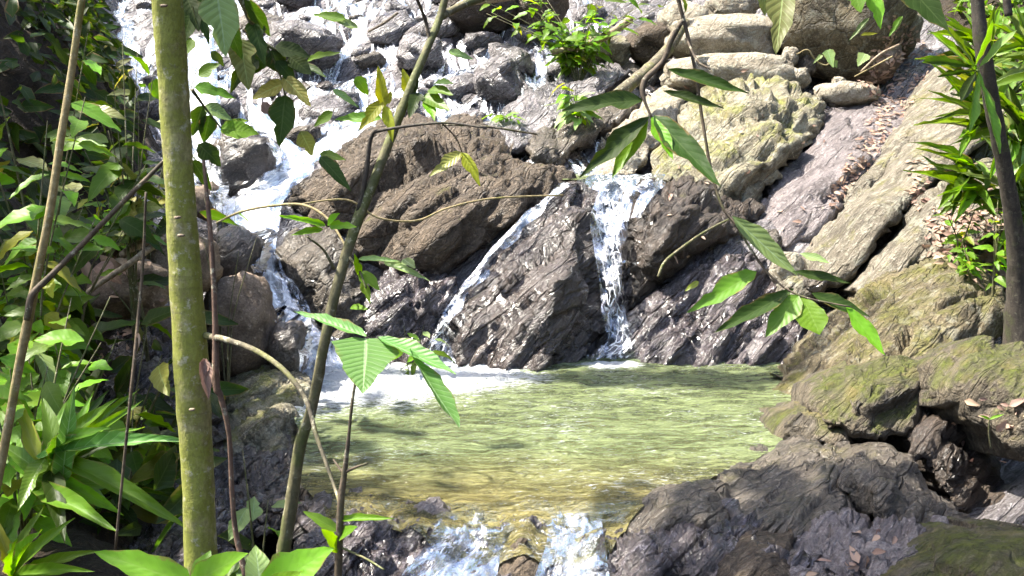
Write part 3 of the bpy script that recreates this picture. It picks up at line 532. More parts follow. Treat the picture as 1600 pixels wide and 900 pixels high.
# loose stones of the bed: pieces of the stream bed
smesh = [mesh('stone', *boulder_geo(1, .9, .62, 60 + k, .26, 1.5, 12, 8), M[['bed', 'brown', 'grey', 'wet', 'pale', 'bed'][k]]) for k in range(6)]
def stone_at(x, y, r, k):
    o = obj('stone', smesh[k], stream_bed, (x, y, float(H(x, y)[0]) + r * .18)); o.scale = (r, r * random.uniform(.8, 1.2), r * random.uniform(.7, 1.1)); o.rotation_euler = (random.uniform(-.4, .4), random.uniform(-.4, .4), random.uniform(0, 6.3))
    SOLID.append((np.array([(o.scale[0] * a.co.x, o.scale[1] * a.co.y, o.scale[2] * a.co.z) for a in smesh[k].vertices]) + np.array(o.location), [tuple(p.vertices) for p in smesh[k].polygons]))
for _ in range(170):
    y = random.uniform(10.3, 17); x = random.uniform(-.36 * y + .3, .17 * y); stone_at(x, y, random.choice([.07, .1, .1, .14, .2, .28]) * random.uniform(.7, 1.2), random.choice([0, 0, 0, 2, 3, 5, 5]))
for _ in range(26):
    p = PW(random.uniform(1195, 1330), random.uniform(395, 475), 8.7); stone_at(p[0], p[1] + random.uniform(-.2, .3), random.uniform(.03, .08), random.choice([1, 2, 4]))
for _ in range(40):
    y = random.uniform(4.3, 7.6); x = np.interp(y, XLY, XLX) + random.uniform(-.5, .3); stone_at(x, y, random.uniform(.05, .14), random.choice([0, 2, 3]))
# ------------------------------------------------------------------ finding surfaces to rest things on
from mathutils.bvhtree import BVHTree
def solid_tree():
    V = []; Fc = []; n = 0
    for v, f in SOLID:
        V += np.asarray(v).tolist(); Fc += [[int(i) + n for i in q] for q in f]; n += len(v)
    return BVHTree.FromPolygons(V, Fc)
TREE = solid_tree(); EYE = Vector((0, 0, CAMZ))
def seen(px, py):                         # the rock or earth met along a pixel's direction
    d = Vector(rays(px, py)).normalized(); h = TREE.ray_cast(EYE, d); return h[0], h[1]
def top(x, y, z=6.0):
    h = TREE.ray_cast(Vector((x, y, z)), Vector((0, 0, -1))); return (h[0], h[1]) if h[0] else (Vector((x, y, float(H(x, y)[0]))), Vector((0, 0, 1)))
# ------------------------------------------------------------------ water
def set_edge(me, e):
    a = me.attributes.new('edge', 'FLOAT', 'POINT'); a.data.foreach_set('value', np.asarray(e, float))
def sheet_geo(rows, na=16, amp=.03, lift=.03, bulge=.04, seed=0., n=9, tw=.3):
    """water between a left and a right edge: (left px, right px, py, metres away); laid on whatever rock it meets"""
    q = catmull(rows, n); l = PW(q[:, 0], q[:, 2], q[:, 3]); r = PW(q[:, 1], q[:, 2], q[:, 3]); m = len(q)
    t = np.linspace(0, 1, na); v = l[:, None] * (1 - t)[None, :, None] + r[:, None] * t[None, :, None]
    prof = np.sin(np.pi * t) ** .6
    v[..., 1] -= bulge * prof; v[..., 2] += bulge * .4 * prof
    L = np.concatenate([[0], np.cumsum(np.linalg.norm(np.diff((l + r) / 2, axis=0), axis=1))]); W = np.linalg.norm(r - l, axis=1)
    uv = np.stack([t[None, :] * W[:, None] + seed, np.repeat(L[:, None], na, 1) + seed * 2], -1)
    fv = v.reshape(-1, 3); out = []
    for p in fv:
        d = (Vector(p) - EYE); dl = d.length; d.normalize(); h = TREE.ray_cast(EYE, d)
        if h[0] is not None:
            hd = h[3]
            if hd < dl + .02: dl2 = hd - lift if hd > dl - .9 else dl
            elif hd < dl + .35: dl2 = hd - lift - .25 * (hd - dl)
            else: dl2 = dl
            p = np.array(EYE + d * dl2)
        out.append(p)
    g = np.array(out).reshape(m, na, 3)
    for _ in range(2):
        g[1:-1, 1:-1, 1] = .5 * g[1:-1, 1:-1, 1] + .125 * (g[:-2, 1:-1, 1] + g[2:, 1:-1, 1] + g[1:-1, :-2, 1] + g[1:-1, 2:, 1])
    out = g.reshape(-1, 3)
    k = np.stack([uv[..., 0].ravel() * 10, uv[..., 1].ravel() * 4, np.zeros(m * na)], -1)
    out[:, 1] -= amp * (fbm(k + seed, 3) + .6); out[:, 2] += amp * .6 * fbm(k + 9 + seed, 3)
    f = [(a * na + b, a * na + b + 1, (a + 1) * na + b + 1, (a + 1) * na + b) for a in range(m - 1) for b in range(na - 1)]
    edge = np.repeat((np.abs(t * 2 - 1) ** 3)[None], m, 0); edge[0] = np.maximum(edge[0], .8); edge[-1] = np.maximum(edge[-1], .6)
    return out, f, uv.reshape(-1, 2), edge.ravel()
def sheet(name, label, sheets, mat, **k):
    g = Geo(); e = []
    for i, rows in enumerate(sheets):
        v, f, uv, ed = sheet_geo(rows, seed=3.3 * i, **k); g.add(v, f, uv); e.append(ed)
    me = g.mesh(name, M[mat]); set_edge(me, np.concatenate(e))
    return tag(obj(name, me), label, 'waterfall')
sheet('waterfall', 'foaming white waterfall tumbling down the left side into the pool', [
    [(385,415,165,11.8),(395,435,200,11.3),(425,472,235,10.8),(430,492,262,10.4),(388,462,290,10),(352,442,320,9.6),(348,438,350,9.3),(383,432,385,9.05),(396,444,420,8.85),(402,466,450,8.7),(412,482,480,8.55),(438,500,510,8.4),(465,555,545,8.22),(470,600,588,8.05)],
    [(575,630,180,11.5),(525,570,205,11.1),(465,522,240,10.7),(428,482,264,10.35)]], 'fall', na=22, amp=.05)
sheet('waterfall', 'thin broken waterfall in the middle dropping between two dark rocks', [
    [(945,995,283,9.6),(932,990,308,9.35),(922,982,345,9.1),(928,980,390,8.9),(936,974,440,8.7),(940,978,490,8.55),(946,985,530,8.4),(912,995,562,8.3)],
    [(918,1040,274,10.05),(915,1030,286,9.7),(935,1005,300,9.45)],
    [(1008,1040,284,9.75),(996,1018,310,9.28),(985,998,340,9.05)]], 'fall2', na=22, amp=.035)
sheet('waterfall', 'narrow white trickle running diagonally down beside the tilted slab', [
    [(872,892,288,9.58),(850,862,310,9.35),(822,848,332,9.2),(798,818,356,9.02),(776,806,378,8.92),(752,766,408,8.78),(732,764,432,8.68),(712,730,458,8.52),(696,722,482,8.42),(684,700,508,8.3),(664,706,545,8.18),(650,716,575,8.08)]], 'trick', na=10, amp=.03)
sheet('waterfall', 'splashing left stream of the outflow running over the rock sill', [
    [(684,800,800,5.22),(680,798,812,5.1),(676,792,830,4.98),(650,782,870,4.78),(590,770,945,4.4)]], 'out', na=34, amp=.035, n=14)
sheet('waterfall', 'splashing right stream of the outflow past the brown parting rock', [
    [(848,940,800,5.22),(850,940,812,5.1),(856,942,830,4.98),(846,948,870,4.78),(820,958,945,4.4)]], 'out', na=30, amp=.035, n=14)
sheet('waterfall', 'streaky side stream coming down behind the drooping leaves by the mossy trunk', [[(300,335,60,14.3),(293,340,110,13.2),(298,345,170,12),(303,346,230,11),(305,348,280,10.2),(335,372,320,9.7),(352,402,345,9.35)]], 'riv', na=18, amp=.05)
# rivulets of the upper cascade: thin streams that find their way down the bed
g = Geo(); e = []
def rivulet(x, y, ln, wd):
    pts = []; vx, vy = 0., -1.
    for s in range(ln):
        e_ = .12; h0 = H([x + e_, x - e_, x, x], [y, y, y + e_, y - e_]); gxx = (h0[0] - h0[1]); gyy = (h0[2] - h0[3])
        vx = .72 * vx - .28 * gxx * 4 + random.gauss(0, .05); vy = .72 * vy - .28 * (gyy * 4) - .06
        l = math.hypot(vx, vy) + 1e-9; x += vx / l * .075; y += vy / l * .075
        if y < 9.9: break
        pts.append((x, y, float(H(x, y)[0]), vx / l, vy / l))
    if len(pts) < 8: return
    p = np.array(pts); p[1:-1, 2] = np.maximum(p[1:-1, 2], .5 * (p[:-2, 2] + p[2:, 2])); n_ = len(p); na = 6; t = np.linspace(-1, 1, na)
    w_ = wd * (.6 + .6 * np.abs(perlin(np.column_stack([p[:, 0] * 3, p[:, 1] * 3, p[:, 2]])))) * np.minimum(1, np.minimum(np.arange(n_) / 4 + .2, (n_ - np.arange(n_)) / 4))
    v = np.zeros((n_, na, 3)); v[..., 0] = p[:, 0:1] - p[:, 4:5] * t * w_[:, None]; v[..., 1] = p[:, 1:2] + p[:, 3:4] * t * w_[:, None]; v[..., 2] = p[:, 2:3] + .025 + .03 * (1 - t ** 2) * (w_[:, None] / .1)
    fl = v.reshape(-1, 3); fl[:, 2] += .02 * fbm(fl * 14, 2)
    uv = np.stack([np.repeat((t * wd)[None], n_, 0), np.repeat((np.arange(n_) * .075)[:, None], na, 1)], -1).reshape(-1, 2) + random.uniform(0, 30)
    g.add(fl, [(a * na + b, a * na + b + 1, (a + 1) * na + b + 1, (a + 1) * na + b) for a in range(n_ - 1) for b in range(na - 1)], uv); e.append(np.repeat((np.abs(t) ** 3)[None], n_, 0).ravel())
for _ in range(480):
    y = random.uniform(11.3, 17.5); u_ = random.random(); x = (-.33 + .40 * u_) * y
    rivulet(x, y, random.randint(14, 46), random.choice([.015, .02, .03, .03, .04, .05, .07]))
me = g.mesh('cascade', M['riv']); set_edge(me, np.concatenate(e))
tag(obj('cascade', me), 'many thin white streams spreading over the upper rocky slope', 'cascade', kind='stuff')
# pools
def pool(name, label, poly, z, mat, step=.045, foam_glints=None):
    w_ = PZ(np.array([a[0] for a in poly]), np.array([a[1] for a in poly]), z)[:, :2]; loop = []
    for i in range(len(w_)):
        a, b = w_[i], w_[(i + 1) % len(w_)]; k = max(1, int(np.linalg.norm(b - a) / step)); loop += [a + (b - a) * t / k for t in range(k)]
    loop = np.array(loop); lo, hi = loop.min(0), loop.max(0); gx_, gy_ = np.meshgrid(np.arange(lo[0], hi[0], step), np.arange(lo[1], hi[1], step))
    g_ = np.stack([gx_.ravel(), gy_.ravel()], -1); pl = [tuple(a) for a in loop]; g_ = g_[inside(g_, pl)]; g_ = g_[dist_poly(g_, pl) > step * .5]
    v2, f = cdt(np.vstack([loop, g_]), range(len(loop)))
    fo = foam_glints(v2) if foam_glints else np.zeros(len(v2))
    k3 = np.column_stack([v2 * (3.2, 6), np.zeros(len(v2))])
    zz = z + .018 * fbm(k3, 4) + np.clip(fo, 0, 1) * (.035 * fbm(k3 * 3, 3) + .02)
    if foam_glints:                              # the sheet bends down over the sill and thins where the floor rises
        for k in np.where(v2[:, 1] < 5.12)[0]:
            p_, _ = top(v2[k, 0], v2[k, 1], .3); zz[k] = min(zz[k], max(p_.z + .012, -.9 * (5.12 - v2[k, 1])))
    dp = np.clip((v2[:, 1] - 5.15 - .25 * perlin(np.column_stack([v2 * 1.3, v2[:, 0] * 0]))) / .8, 0, 1)
    me = mesh(name, np.column_stack([v2, zz]), f, M[mat]); me.flip_normals() if me.polygons[0].normal.z < 0 else None
    a = me.attributes.new('foam', 'FLOAT', 'POINT'); a.data.foreach_set('value', fo.astype(float))
    a = me.attributes.new('deep', 'FLOAT', 'POINT'); a.data.foreach_set('value', dp.astype(float))
    return tag(obj(name, me), label, kind='structure')
def foam_glints(p):
    a = PZ(np.array([540., 950., 690.]), np.array([575., 572., 585.]))[:, :2]
    d0 = np.hypot((p[:, 0] - a[0, 0]) * .75, (p[:, 1] - a[0, 1]) * .8); d1 = np.hypot((p[:, 0] - a[1, 0]) * .9, (p[:, 1] - a[1, 1]) * 1.4); d2 = np.hypot(p[:, 0] - a[2, 0], p[:, 1] - a[2, 1])
    wob = .3 * fbm(np.column_stack([p * 1.6, p[:, 0] * 0]), 3)
    return np.maximum(np.maximum(np.clip(1.35 - (d0 + wob * .6) / 1.2, 0, 1), np.clip(.9 - (d1 + wob * .3) / .42, 0, 1)), np.maximum(np.clip(.6 - (d2 + wob * .3) / .4, 0, 1), .32 + .35 * wob))  # pool-wide base level paints white flecks in place of sun glitter
pool('pool_water', 'murky green pool with white foam at its upper left', [(440,610),(470,548),(560,540),(700,545),(900,548),(1240,552),(1300,600),(1260,680),(1110,752),(985,796),(940,828),(820,832),(700,830),(600,812),(510,796),(460,750),(470,680)], 0.0, 'pool', foam_glints=foam_glints)
zu = float(PW(905, 268, 10.9)[2])
zu -= .03
pool('upper_pool_water', 'small brown pool on the ledge above the middle waterfall', [(855,264),(880,255),(918,258),(930,270),(915,279),(880,282)], zu, 'pool', .06)
sx, sy = np.meshgrid(np.linspace(-1.7, 1.9, 60), np.linspace(5.12, 8.4, 60)); sz = np.interp(sy, [5.1, 5.5, 6.4, 8.4], [-.07, -.13, -.33, -.42]); sp = np.stack([sx, sy, sz], -1).reshape(-1, 3); sp[:, 2] += .05 * fbm(sp * 3, 3)
tag(obj('pool_floor', mesh('pool_floor', sp, [(a * 60 + b, a * 60 + b + 1, a * 60 + b + 61, a * 60 + b + 60) for a in range(59) for b in range(59)], M['sand'])), 'golden sandy floor of the pool', kind='structure')
# ------------------------------------------------------------------ plants
def pix(p):
    x, y, z = p[0], p[1], p[2] - CAMZ; f_ = y * CA - z * SA; u_ = y * SA + z * CA; return 800 + F * x / f_, 450 - F * u_ / f_
CLEAR = [(128,268,385,505,.12),(140,285,515,640,.25),(255,420,340,600,.15),(330,500,560,780,.2),(265,345,280,345,.2),(195,260,170,260,.3)]     # rocks that stay in view behind the bank plants
def blocked(p):
    x, y = pix(p); return any(a < x < b and c_ < y < d_ and random.random() > k for a, b, c_, d_, k in CLEAR)
def leaf_geo(shape='ovate', ratio=.42, fold=.18, droop=.18, wave=.02, n=11, seed=0, curl=0.0):
    u = np.linspace(0, 1, n); v = np.array([-1, -.52, 0, .52, 1.])
    if shape == 'ovate': w = np.sin(np.pi * np.clip(u, 0, 1) ** .72) ** .85 * (1 - .25 * u)
    elif shape == 'heart': w = np.clip(np.sin(np.pi * np.clip(u * .86 + .14, 0, 1) ** .62), 0, 1) ** .8 * (1 - .35 * u ** 2); w[0] = .35
    elif shape == 'lance': w = np.sin(np.pi * u ** .85) ** 1.1
    elif shape == 'obov': w = np.sin(np.pi * u ** 1.25) ** .9
    else: w = np.minimum(1, (u / .12) ** .6) * np.clip((1 - u) / .35, 0, 1) ** .6
    w = np.maximum(w, 0) * ratio / 2; w[-1] = .002; w[0] = max(w[0], .012)
    V = []; UV = []
    for i, a in enumerate(u):
        for b in v:
            side = 1 if b > 0 else -1; wk = 1 + .10 * math.sin(a * 9 + seed * 1.7 + side) + .06 * math.sin(a * 23 + seed * 3.1 * side)
            if seed == 2 and b > .4 and abs(a - .62) < .07: wk *= .55
            if seed == 3 and b < -.4 and abs(a - .45) < .07: wk *= .5
            rip = wave * (abs(b) ** 2) * math.sin(a * 21 + seed * 2 + (1.3 if b > 0 else 0))
            V.append((b * w[i] * wk * (1 - .15 * fold), a * (1 - .25 * droop * a), fold * abs(b) * w[i] - droop * a ** 1.8 + rip + curl * b * w[i] * math.sin(a * 3)))
            UV.append((a, b))
    f = [(i * 5 + j, i * 5 + j + 1, (i + 1) * 5 + j + 1, (i + 1) * 5 + j) for i in range(n - 1) for j in range(4)]
    return np.array(V), f, np.array(UV)
LM = {}
def leafmesh(mat, shape, ratio, fold=.2, droop=.2, wave=.02, seed=0):
    k = (mat, shape, ratio, fold, droop, wave, seed)
    if k not in LM: v, f, uv = leaf_geo(shape, ratio, fold, droop, wave, seed=seed); LM[k] = mesh('leaf', v, f, M[mat], True, uv)
    return LM[k]
def orient(d, hint):
    d = Vector(d).normalized(); h = Vector(hint); x = d.cross(h)
    if x.length < 1e-4: x = d.cross(Vector((.3, .5, .8)))
    x.normalize(); z = x.cross(d); return Matrix((x, d, z)).transposed()
def put(parent, me, base, d, L, hint=(0, 0, 1), wide=1.0, name='leaf'):
    o = bpy.data.objects.new(name, me); C.objects.link(o); o.parent = parent
    o.matrix_local = Matrix.Translation(Vector(base) - parent.location) @ orient(d, hint).to_4x4() @ Matrix.Diagonal((L * wide, L, L, 1)); return o
def hero(parent, a, b, Ya, Yb, wpx, mat, shape='ovate', droop=.12, fold=.22, hint=None, stalk=None, seed=0):
    """a leaf from its base pixel to its tip pixel, each at its own distance; wpx is its width"""
    p, q = P(*a, Ya), P(*b, Yb); d = q - p; L = d.length; wd = wpx * (Ya + Yb) / 2 / F
    if hint is None: hint = (EYE - p).normalized() * .9 + Vector((0, 0, .55))
    put(parent, leafmesh(mat, shape, .5, fold, droop, .015, seed % 4), p, d + Vector((0, 0, droop * L * .9)), L, hint, wd / (L * .5))
def stem(parent, pts, rad, mat, name='stem', sides=6, n=4, lump=.0):
    v, f, uv = tube_geo(pts, rad, sides, lump, n); return obj(name, mesh(name, v, f, M[mat], True, uv, parent.location), parent)
def shrub(label, cat, px, py, Y, h, stems, per, L, mats, shape='ovate', ratio=.42, spread=.5, smat='greenstem', name='shrub', group=None, lean=(0, 0), droop=.3, ground=None, pz=(.25, 1)):
    """a plant rooted on the ground under the given pixel and distance, h metres up to its top"""
    c = P(px, py, Y); g_, _ = top(c.x, c.y) if ground is None else (Vector((c.x, c.y, ground)), None)
    t = thing(name, label, cat, g_, group); zt = max(c.z - g_.z, .08) if h is None else h
    for s in range(stems):
        a = random.uniform(0, 6.283); r = spread * random.uniform(.25, 1); hh = zt * random.uniform(.7, 1.05)
        e = Vector((math.cos(a) * r + lean[0], math.sin(a) * r * .7 + lean[1], hh)); m_ = Vector((e.x * .3, e.y * .3, hh * .55))
        pts = [g_ + Vector((0, 0, -.04)), g_ + m_ * .5 + Vector((0, 0, hh * .02)), g_ + m_, g_ + e]
        stem(t, pts, [.006 + zt * .004, .006, .005, .002], smat)
        q = catmull(pts, 8)
        for k in range(per):
            f_ = pz[0] + (pz[1] - pz[0]) * (k + random.random()) / per; b = Vector(q[min(int(f_ * (len(q) - 1)), len(q) - 1)])
            aa = a + (k % 2) * 3.1416 + random.uniform(-1.1, 1.1) if f_ < .9 else a + random.uniform(-1.4, 1.4)
            d = Vector((math.cos(aa), math.sin(aa) * .9 - .25, random.uniform(-.55, .45)))
            ll = L * random.uniform(.6, 1.2)
            if blocked(b + d * ll * .6) or blocked(b): continue
            hint = Vector((random.gauss(0, .35), random.gauss(-.45, .35), 1))
            put(t, leafmesh(random.choice(mats), shape, round(ratio * random.choice([.85, 1, 1.12]), 3), .22, random.choice([droop * .6, droop, droop * 1.5]), .02, random.randint(0, 3)), b + d * .02, d, ll, hint)
    return t
def rosette(label, cat, px, py, Y, tips, mat, shape='strap', wpx=26, droop=.25, name='strap_leaved_plant', group=None, jit=(6, 4)):
    c = P(px, py, Y); t = thing(name, label, cat, c, group)
    for k, tp in enumerate(tips):
        yt = tp[2] if len(tp) > 2 else Y + random.uniform(-.25, .2); wd = tp[3] if len(tp) > 3 else wpx * random.uniform(.8, 1.15); mm = tp[4] if len(tp) > 4 else mat
        hero(t, (px + random.uniform(-jit[0], jit[0]), py + random.uniform(-jit[1], jit[1])), tp[:2], Y, yt, wd, mm, shape, droop, .25, Vector((random.gauss(0, .25), -.75, .8)), seed=k)
    return t
# --- the mossy tree in the foreground
t = thing('tree', 'slender moss-covered tree trunk standing in the left foreground', 'tree', P(318, 1070, 2.8))
tp = [(262,-420,2.75,20),(256,-200,2.75,22),(262,0,2.78,23.5),(272,150,2.8,23),(281,300,2.8,22.5),(291,450,2.8,25.5),(300,600,2.8,27.5),(309,740,2.8,25.5),(314,880,2.8,27),(316,960,2.8,28),(318,1080,2.8,36)]
ptube('trunk', tp, M['bark'], t, 24, .06, 14)
for (x, y) in [(256,9),(278,340),(283,368),(300,640)]:
    p = P(x, y, 2.72); v, f = boulder_geo(.009, .006, .004, x % 9, .2, 1.5, 8, 6); obj('bark_scar', mesh('bark_scar', v + np.array(p), f, M['drywood'], True, None, t.location), t)
ptube('branch', [(318,524,2.8,6),(350,530,2.7,5),(400,548,2.6,4.6),(445,580,2.5,4.3),(478,625,2.45,4),(494,680,2.4,3.6),(510,725,2.36,3.2),(524,765,2.32,2.8),(534,800,2.22,2.4)], M['log'], t, 8, .08)
ptube('branch', [(262,-180,2.76,12),(320,-120,2.9,9),(370,-20,3.0,7),(395,40,3.05,4.5),(410,65,3.1,3.5),(425,75,3.1,2.5),(470,100,3.15,1.5)], M['greenstem'], t, 8, .08)
ptube('branch', [(262,-100,2.76,9),(310,-60,2.8,7),(345,-20,2.8,4),(352,20,2.8,2)], M['greenstem'], t)
for a in [((338,-20),(352,88),2.75,2.7,54,'leafblue'),((375,60),(388,142),3,2.95,40,'leafold'),((398,60),(360,150),3.05,3.05,30,'leafdark'),((420,75),(395,118),3.1,3.1,30,'leafdark'),((425,78),(440,118),3.1,3.1,32,'leafdark'),((430,72),(486,92),3.1,3.1,26,'leafdark'),((452,88),(485,118),3.12,3.1,30,'leafdark'),((470,100),(508,122),3.15,3.1,14,'leafdark'),
    ((444,130),(392,158),3.1,3.1,26,'leafold'),((442,120),(484,168),3.1,3.05,26,'leafold'),((446,148),(437,230),3.1,3.05,38,'leafdark'),((410,160),(428,188),3.1,3.1,18,'dryleaf'),((382,0),(425,62),3,3.05,24,'leafdark'),((290,-10),(310,50),2.85,2.8,26,'leafdark'),((305,0),(326,70),2.85,2.8,18,'leafdark'),((330,80),(350,105),2.9,2.9,14,'leaf'),
    ((310,118),(345,100),2.9,2.9,20,'leaf'),((318,165),(300,215),2.9,2.9,24,'leafdark'),((320,165),(362,190),2.9,2.9,22,'leafblue'),((328,180),(318,225),2.9,2.9,26,'leafdark'),((345,200),(405,212),2.9,2.9,32,'leafbright'),((345,205),(385,190),2.95,2.9,22,'leafbright'),((310,225),(345,262),2.9,2.9,30,'leafdark'),((300,250),(330,300),2.9,2.9,20,'leafdark'),((470,205),(488,245),3.2,3.2,26,'leafold'),((330,0),(300,30),2.9,2.9,30,'leafdark'),((300,60),(280,95),2.95,2.9,20,'leaf'),((352,30),(378,95),2.95,2.95,24,'leafdark'),((395,30),(412,100),3.05,3.0,30,'leafdark'),((405,95),(375,118),3.1,3.1,22,'leafdark'),((432,95),(462,132),3.1,3.1,24,'leafdark'),((300,20),(285,70),2.9,2.85,28,'leafdark')]: hero(t, *a[:4], a[4] * 1.22, a[5], seed=int(a[0][0]))
ptube('branch', [(410,65,3.1,2.5),(435,110,3.1,2),(446,150,3.1,1.6)], M['greenstem'], t, 6); ptube('branch', [(300,140,2.84,3),(318,165,2.88,2),(345,200,2.9,1.5)], M['greenstem'], t, 6)
t = thing('hanging_vine', 'red-brown hanging root beside the mossy tree trunk', 'vine', P(360, 880, 2.75)); ptube('vine_stem', [(318,250,2.78,2.5),(330,380,2.76,4),(336,500,2.74,4.5),(338,600,2.72,6),(345,620,2.72,5),(358,680,2.72,4),(362,760,2.72,4),(368,830,2.72,4.5),(385,905,2.7,5)], M['root'], t, 8, .12)
hero(t, (318,560),(326,625),2.7,2.68,26,'dryleaf','ovate',.05,.9); hero(t, (322,560),(316,600),2.7,2.69,18,'dryleaf','ovate',.05,.9)
t = thing('hanging_vine', 'thin dark hanging stem left of the mossy tree trunk', 'vine', P(178, 870, 3.1)); ptube('vine_stem', [(228,300,3.2,2),(224,400,3.2,2.5),(215,510,3.15,3),(206,600,3.1,3),(196,700,3.1,2.5),(180,860,3.1,2.5)], M['twig'], t, 6, .1); hero(t, (216,520),(214,552),3.14,3.13,9,'dryleaf')
# --- pale cane and leaning stick
t = thing('cane', 'tall pale bare cane leaning across the far left', 'cane', P(-8, 760, 3)); ptube('cane_stem', [(142,-60,3.05,5.5),(128,0,3.05,5.5),(112,110,3.05,5.5),(96,210,3.02,6),(78,330,3,6.5),(60,420,3,6.5),(46,490,3,7.5),(28,580,3,7),(12,670,3,7),(-8,770,3,8)], M['cane'], t, 10, .05)
t = thing('stick', 'dark bare stick propped diagonally against the pale cane', 'stick', P(48, 480, 2.96)); ptube('stick_stem', [(286,222,3.1,2.5),(240,268,3.06,3.5),(190,318,3.02,4),(130,380,3,4.5),(75,435,2.98,5),(50,462,2.96,5.5),(42,500,2.96,5)], M['twig'], t, 8, .12)
t = thing('stick', 'broken pale stick lying in front of the tan boulder', 'stick', P(118, 470, 6.1)); ptube('stick_stem', [(112,474,6.1,3.5),(160,440,6.15,4.5),(205,410,6.2,5),(240,384,6.4,5.5),(290,352,6.8,4)], M['drywood'], t, 8, .15)
t = thing('stick', 'short thick dry stick above the tan boulder', 'stick', P(190, 400, 6.4)); ptube('stick_stem', [(190,398,6.4,6),(212,385,6.5,7),(232,376,6.6,7)], M['drywood'], t, 8, .15)
# --- three-leaf sapling
t = thing('sapling', 'small sapling with three large ribbed leaves in front of the pool', 'sapling', P(528, 915, 2.2))
ptube('stem', [(528,915,2.2,7),(530,850,2.2,6.5),(533,780,2.2,6),(538,740,2.2,5),(545,680,2.2,3),(553,610,2.2,2.5),(570,530,2.2,2)], M['twig'], t, 8, .08)
ptube('side_twig', [(538,738,2.2,3),(556,730,2.19,2.2),(574,724,2.18,1.8)], M['twig'], t, 6); ptube('side_twig', [(537,740,2.2,2.5),(528,728,2.21,2),(521,718,2.22,1.5)], M['twig'], t, 6)
ptube('side_twig', [(532,855,2.2,2),(570,872,2.15,2),(600,890,2.1,1.5)], M['greenstem'], t, 6)
hero(t, (572,529),(567,615),2.2,2.08,104,'bigleaf','heart',.06,.12); hero(t, (590,527),(712,585),2.2,2.12,40,'bigleaf','lance',-.02,.3,Vector((.2,-.5,1))); hero(t, (640,545),(711,668),2.16,2.05,44,'bigleaf','obov',-.1,.3,Vector((.75,-.6,.5))); hero(t, (572,526),(458,487),2.2,2.26,30,'bigleaf','ovate',.04,.25,Vector((-.1,-.45,1)))
for a in [((530,860),(505,830),2.2,2.15,30,'leafbright'),((532,812),(615,815),2.2,2.15,16,'leafbright'),((530,840),(555,825),2.2,2.15,28,'leaf'),((528,830),(470,800),2.2,2.2,24,'leaf')]: hero(t, *a)
# --- leaning sapling
t = thing('sapling', 'leaning sapling with yellowing leaves rising in front of the brown ledge', 'sapling', P(425, 1010, 3))
ptube('stem', [(425,1020,3,14),(440,880,3,12),(452,810,3,11),(468,700,3,10),(488,635,3,9),(508,530,3,8.5),(522,465,3.02,8.5),(545,385,3.05,8.5),(566,325,3.08,9),(590,268,3.1,8),(612,212,3.15,7.5),(642,135,3.2,7),(672,65,3.25,6),(688,25,3.3,6),(705,-40,3.3,5)], M['greenstem'], t, 10, .1)
ptube('side_stem', [(560,330,3.07,4),(572,270,3.08,4.5),(580,215,3.08,3.5),(600,203,3.06,2.5),(690,192,3.0,2),(760,200,2.95,1.5)], M['barkdark'], t, 8, .12)
ptube('side_stem', [(672,65,3.25,3),(664,30,3.25,3),(648,-10,3.2,2.5)], M['twig'], t, 6); ptube('side_stem', [(522,420,3.03,3),(505,390,3.0,2),(480,370,2.95,1.5)], M['greenstem'], t, 6); ptube('side_stem', [(540,395,3.05,2.5),(560,420,3,2),(572,450,2.95,1.5)], M['greenstem'], t, 6)
ptube('side_stem', [(690,25,3.3,6),(730,5,3.4,6),(790,-15,3.6,5)], M['greenstem'], t, 8)
for a in [((598,158),(562,206),3.1,3.05,25,'leafyellow'),((602,165),(613,222),3.1,3.05,20,'leafyellow'),((600,168),(590,100),3.1,3.1,22,'leafyellow'),((604,162),(612,142),3.1,3.1,14,'leafyellow'),((596,185),(520,190),3.1,3.1,24,'leaf'),((520,175),(490,200),3.2,3.2,20,'leaf'),((500,245),(546,300),3.1,3.05,27,'leafdark'),((500,240),(540,252),3.12,3.1,18,'leaf'),((640,150),(628,105),3.2,3.2,20,'leafyellow'),((636,155),(655,120),3.2,3.2,22,'leafdark'),
    ((660,150),(700,175),3.2,3.1,30,'leaf'),((655,145),(640,185),3.2,3.1,26,'leafdark'),((670,140),(705,150),3.2,3.1,24,'leaf'),((665,150),(678,188),3.2,3.1,24,'leafbright'),((680,130),(705,132),3.2,3.1,18,'leafdark'),((722,238),(672,278),3.05,3,25,'leafold'),((722,238),(749,292),3.05,3,22,'leafyellow'),((515,352),(556,357),3,2.95,22,'leafbright'),((512,350),(528,335),3,2.95,20,'leafbright'),((508,352),(468,345),3,2.95,15,'leafbright'),((505,358),(455,370),3,2.95,15,'leafbright'),((500,350),(430,340),3,2.95,12,'leafbright'),
    ((562,425),(592,455),3,2.95,26,'leafbright'),((562,430),(555,400),3,2.95,14,'leafbright'),((566,440),(578,475),3,2.95,16,'leafbright'),((548,480),(575,485),3,2.95,14,'leafbright'),((600,410),(668,442),3,2.9,16,'leafblue'),((560,405),(625,412),3,2.95,12,'leafblue'),((630,405),(648,420),2.95,2.9,20,'leafblue'),((480,95),(530,85),3.3,3.2,16,'leaf'),((540,30),(485,25),3.3,3.3,20,'leaf'),((560,45),(505,25),3.3,3.3,16,'leafblue'),((700,80),(740,95),3.3,3.3,16,'leafblue'),((556,120),(575,150),3.2,3.2,24,'leaf'),((520,140),(560,170),3.2,3.2,14,'leafblue')]: hero(t, *a, seed=int(a[0][0]))
ptube('side_stem', [(690,192,3.0,1.5),(712,215,3.03,1.2),(722,238,3.05,1)], M['twig'], t, 6)
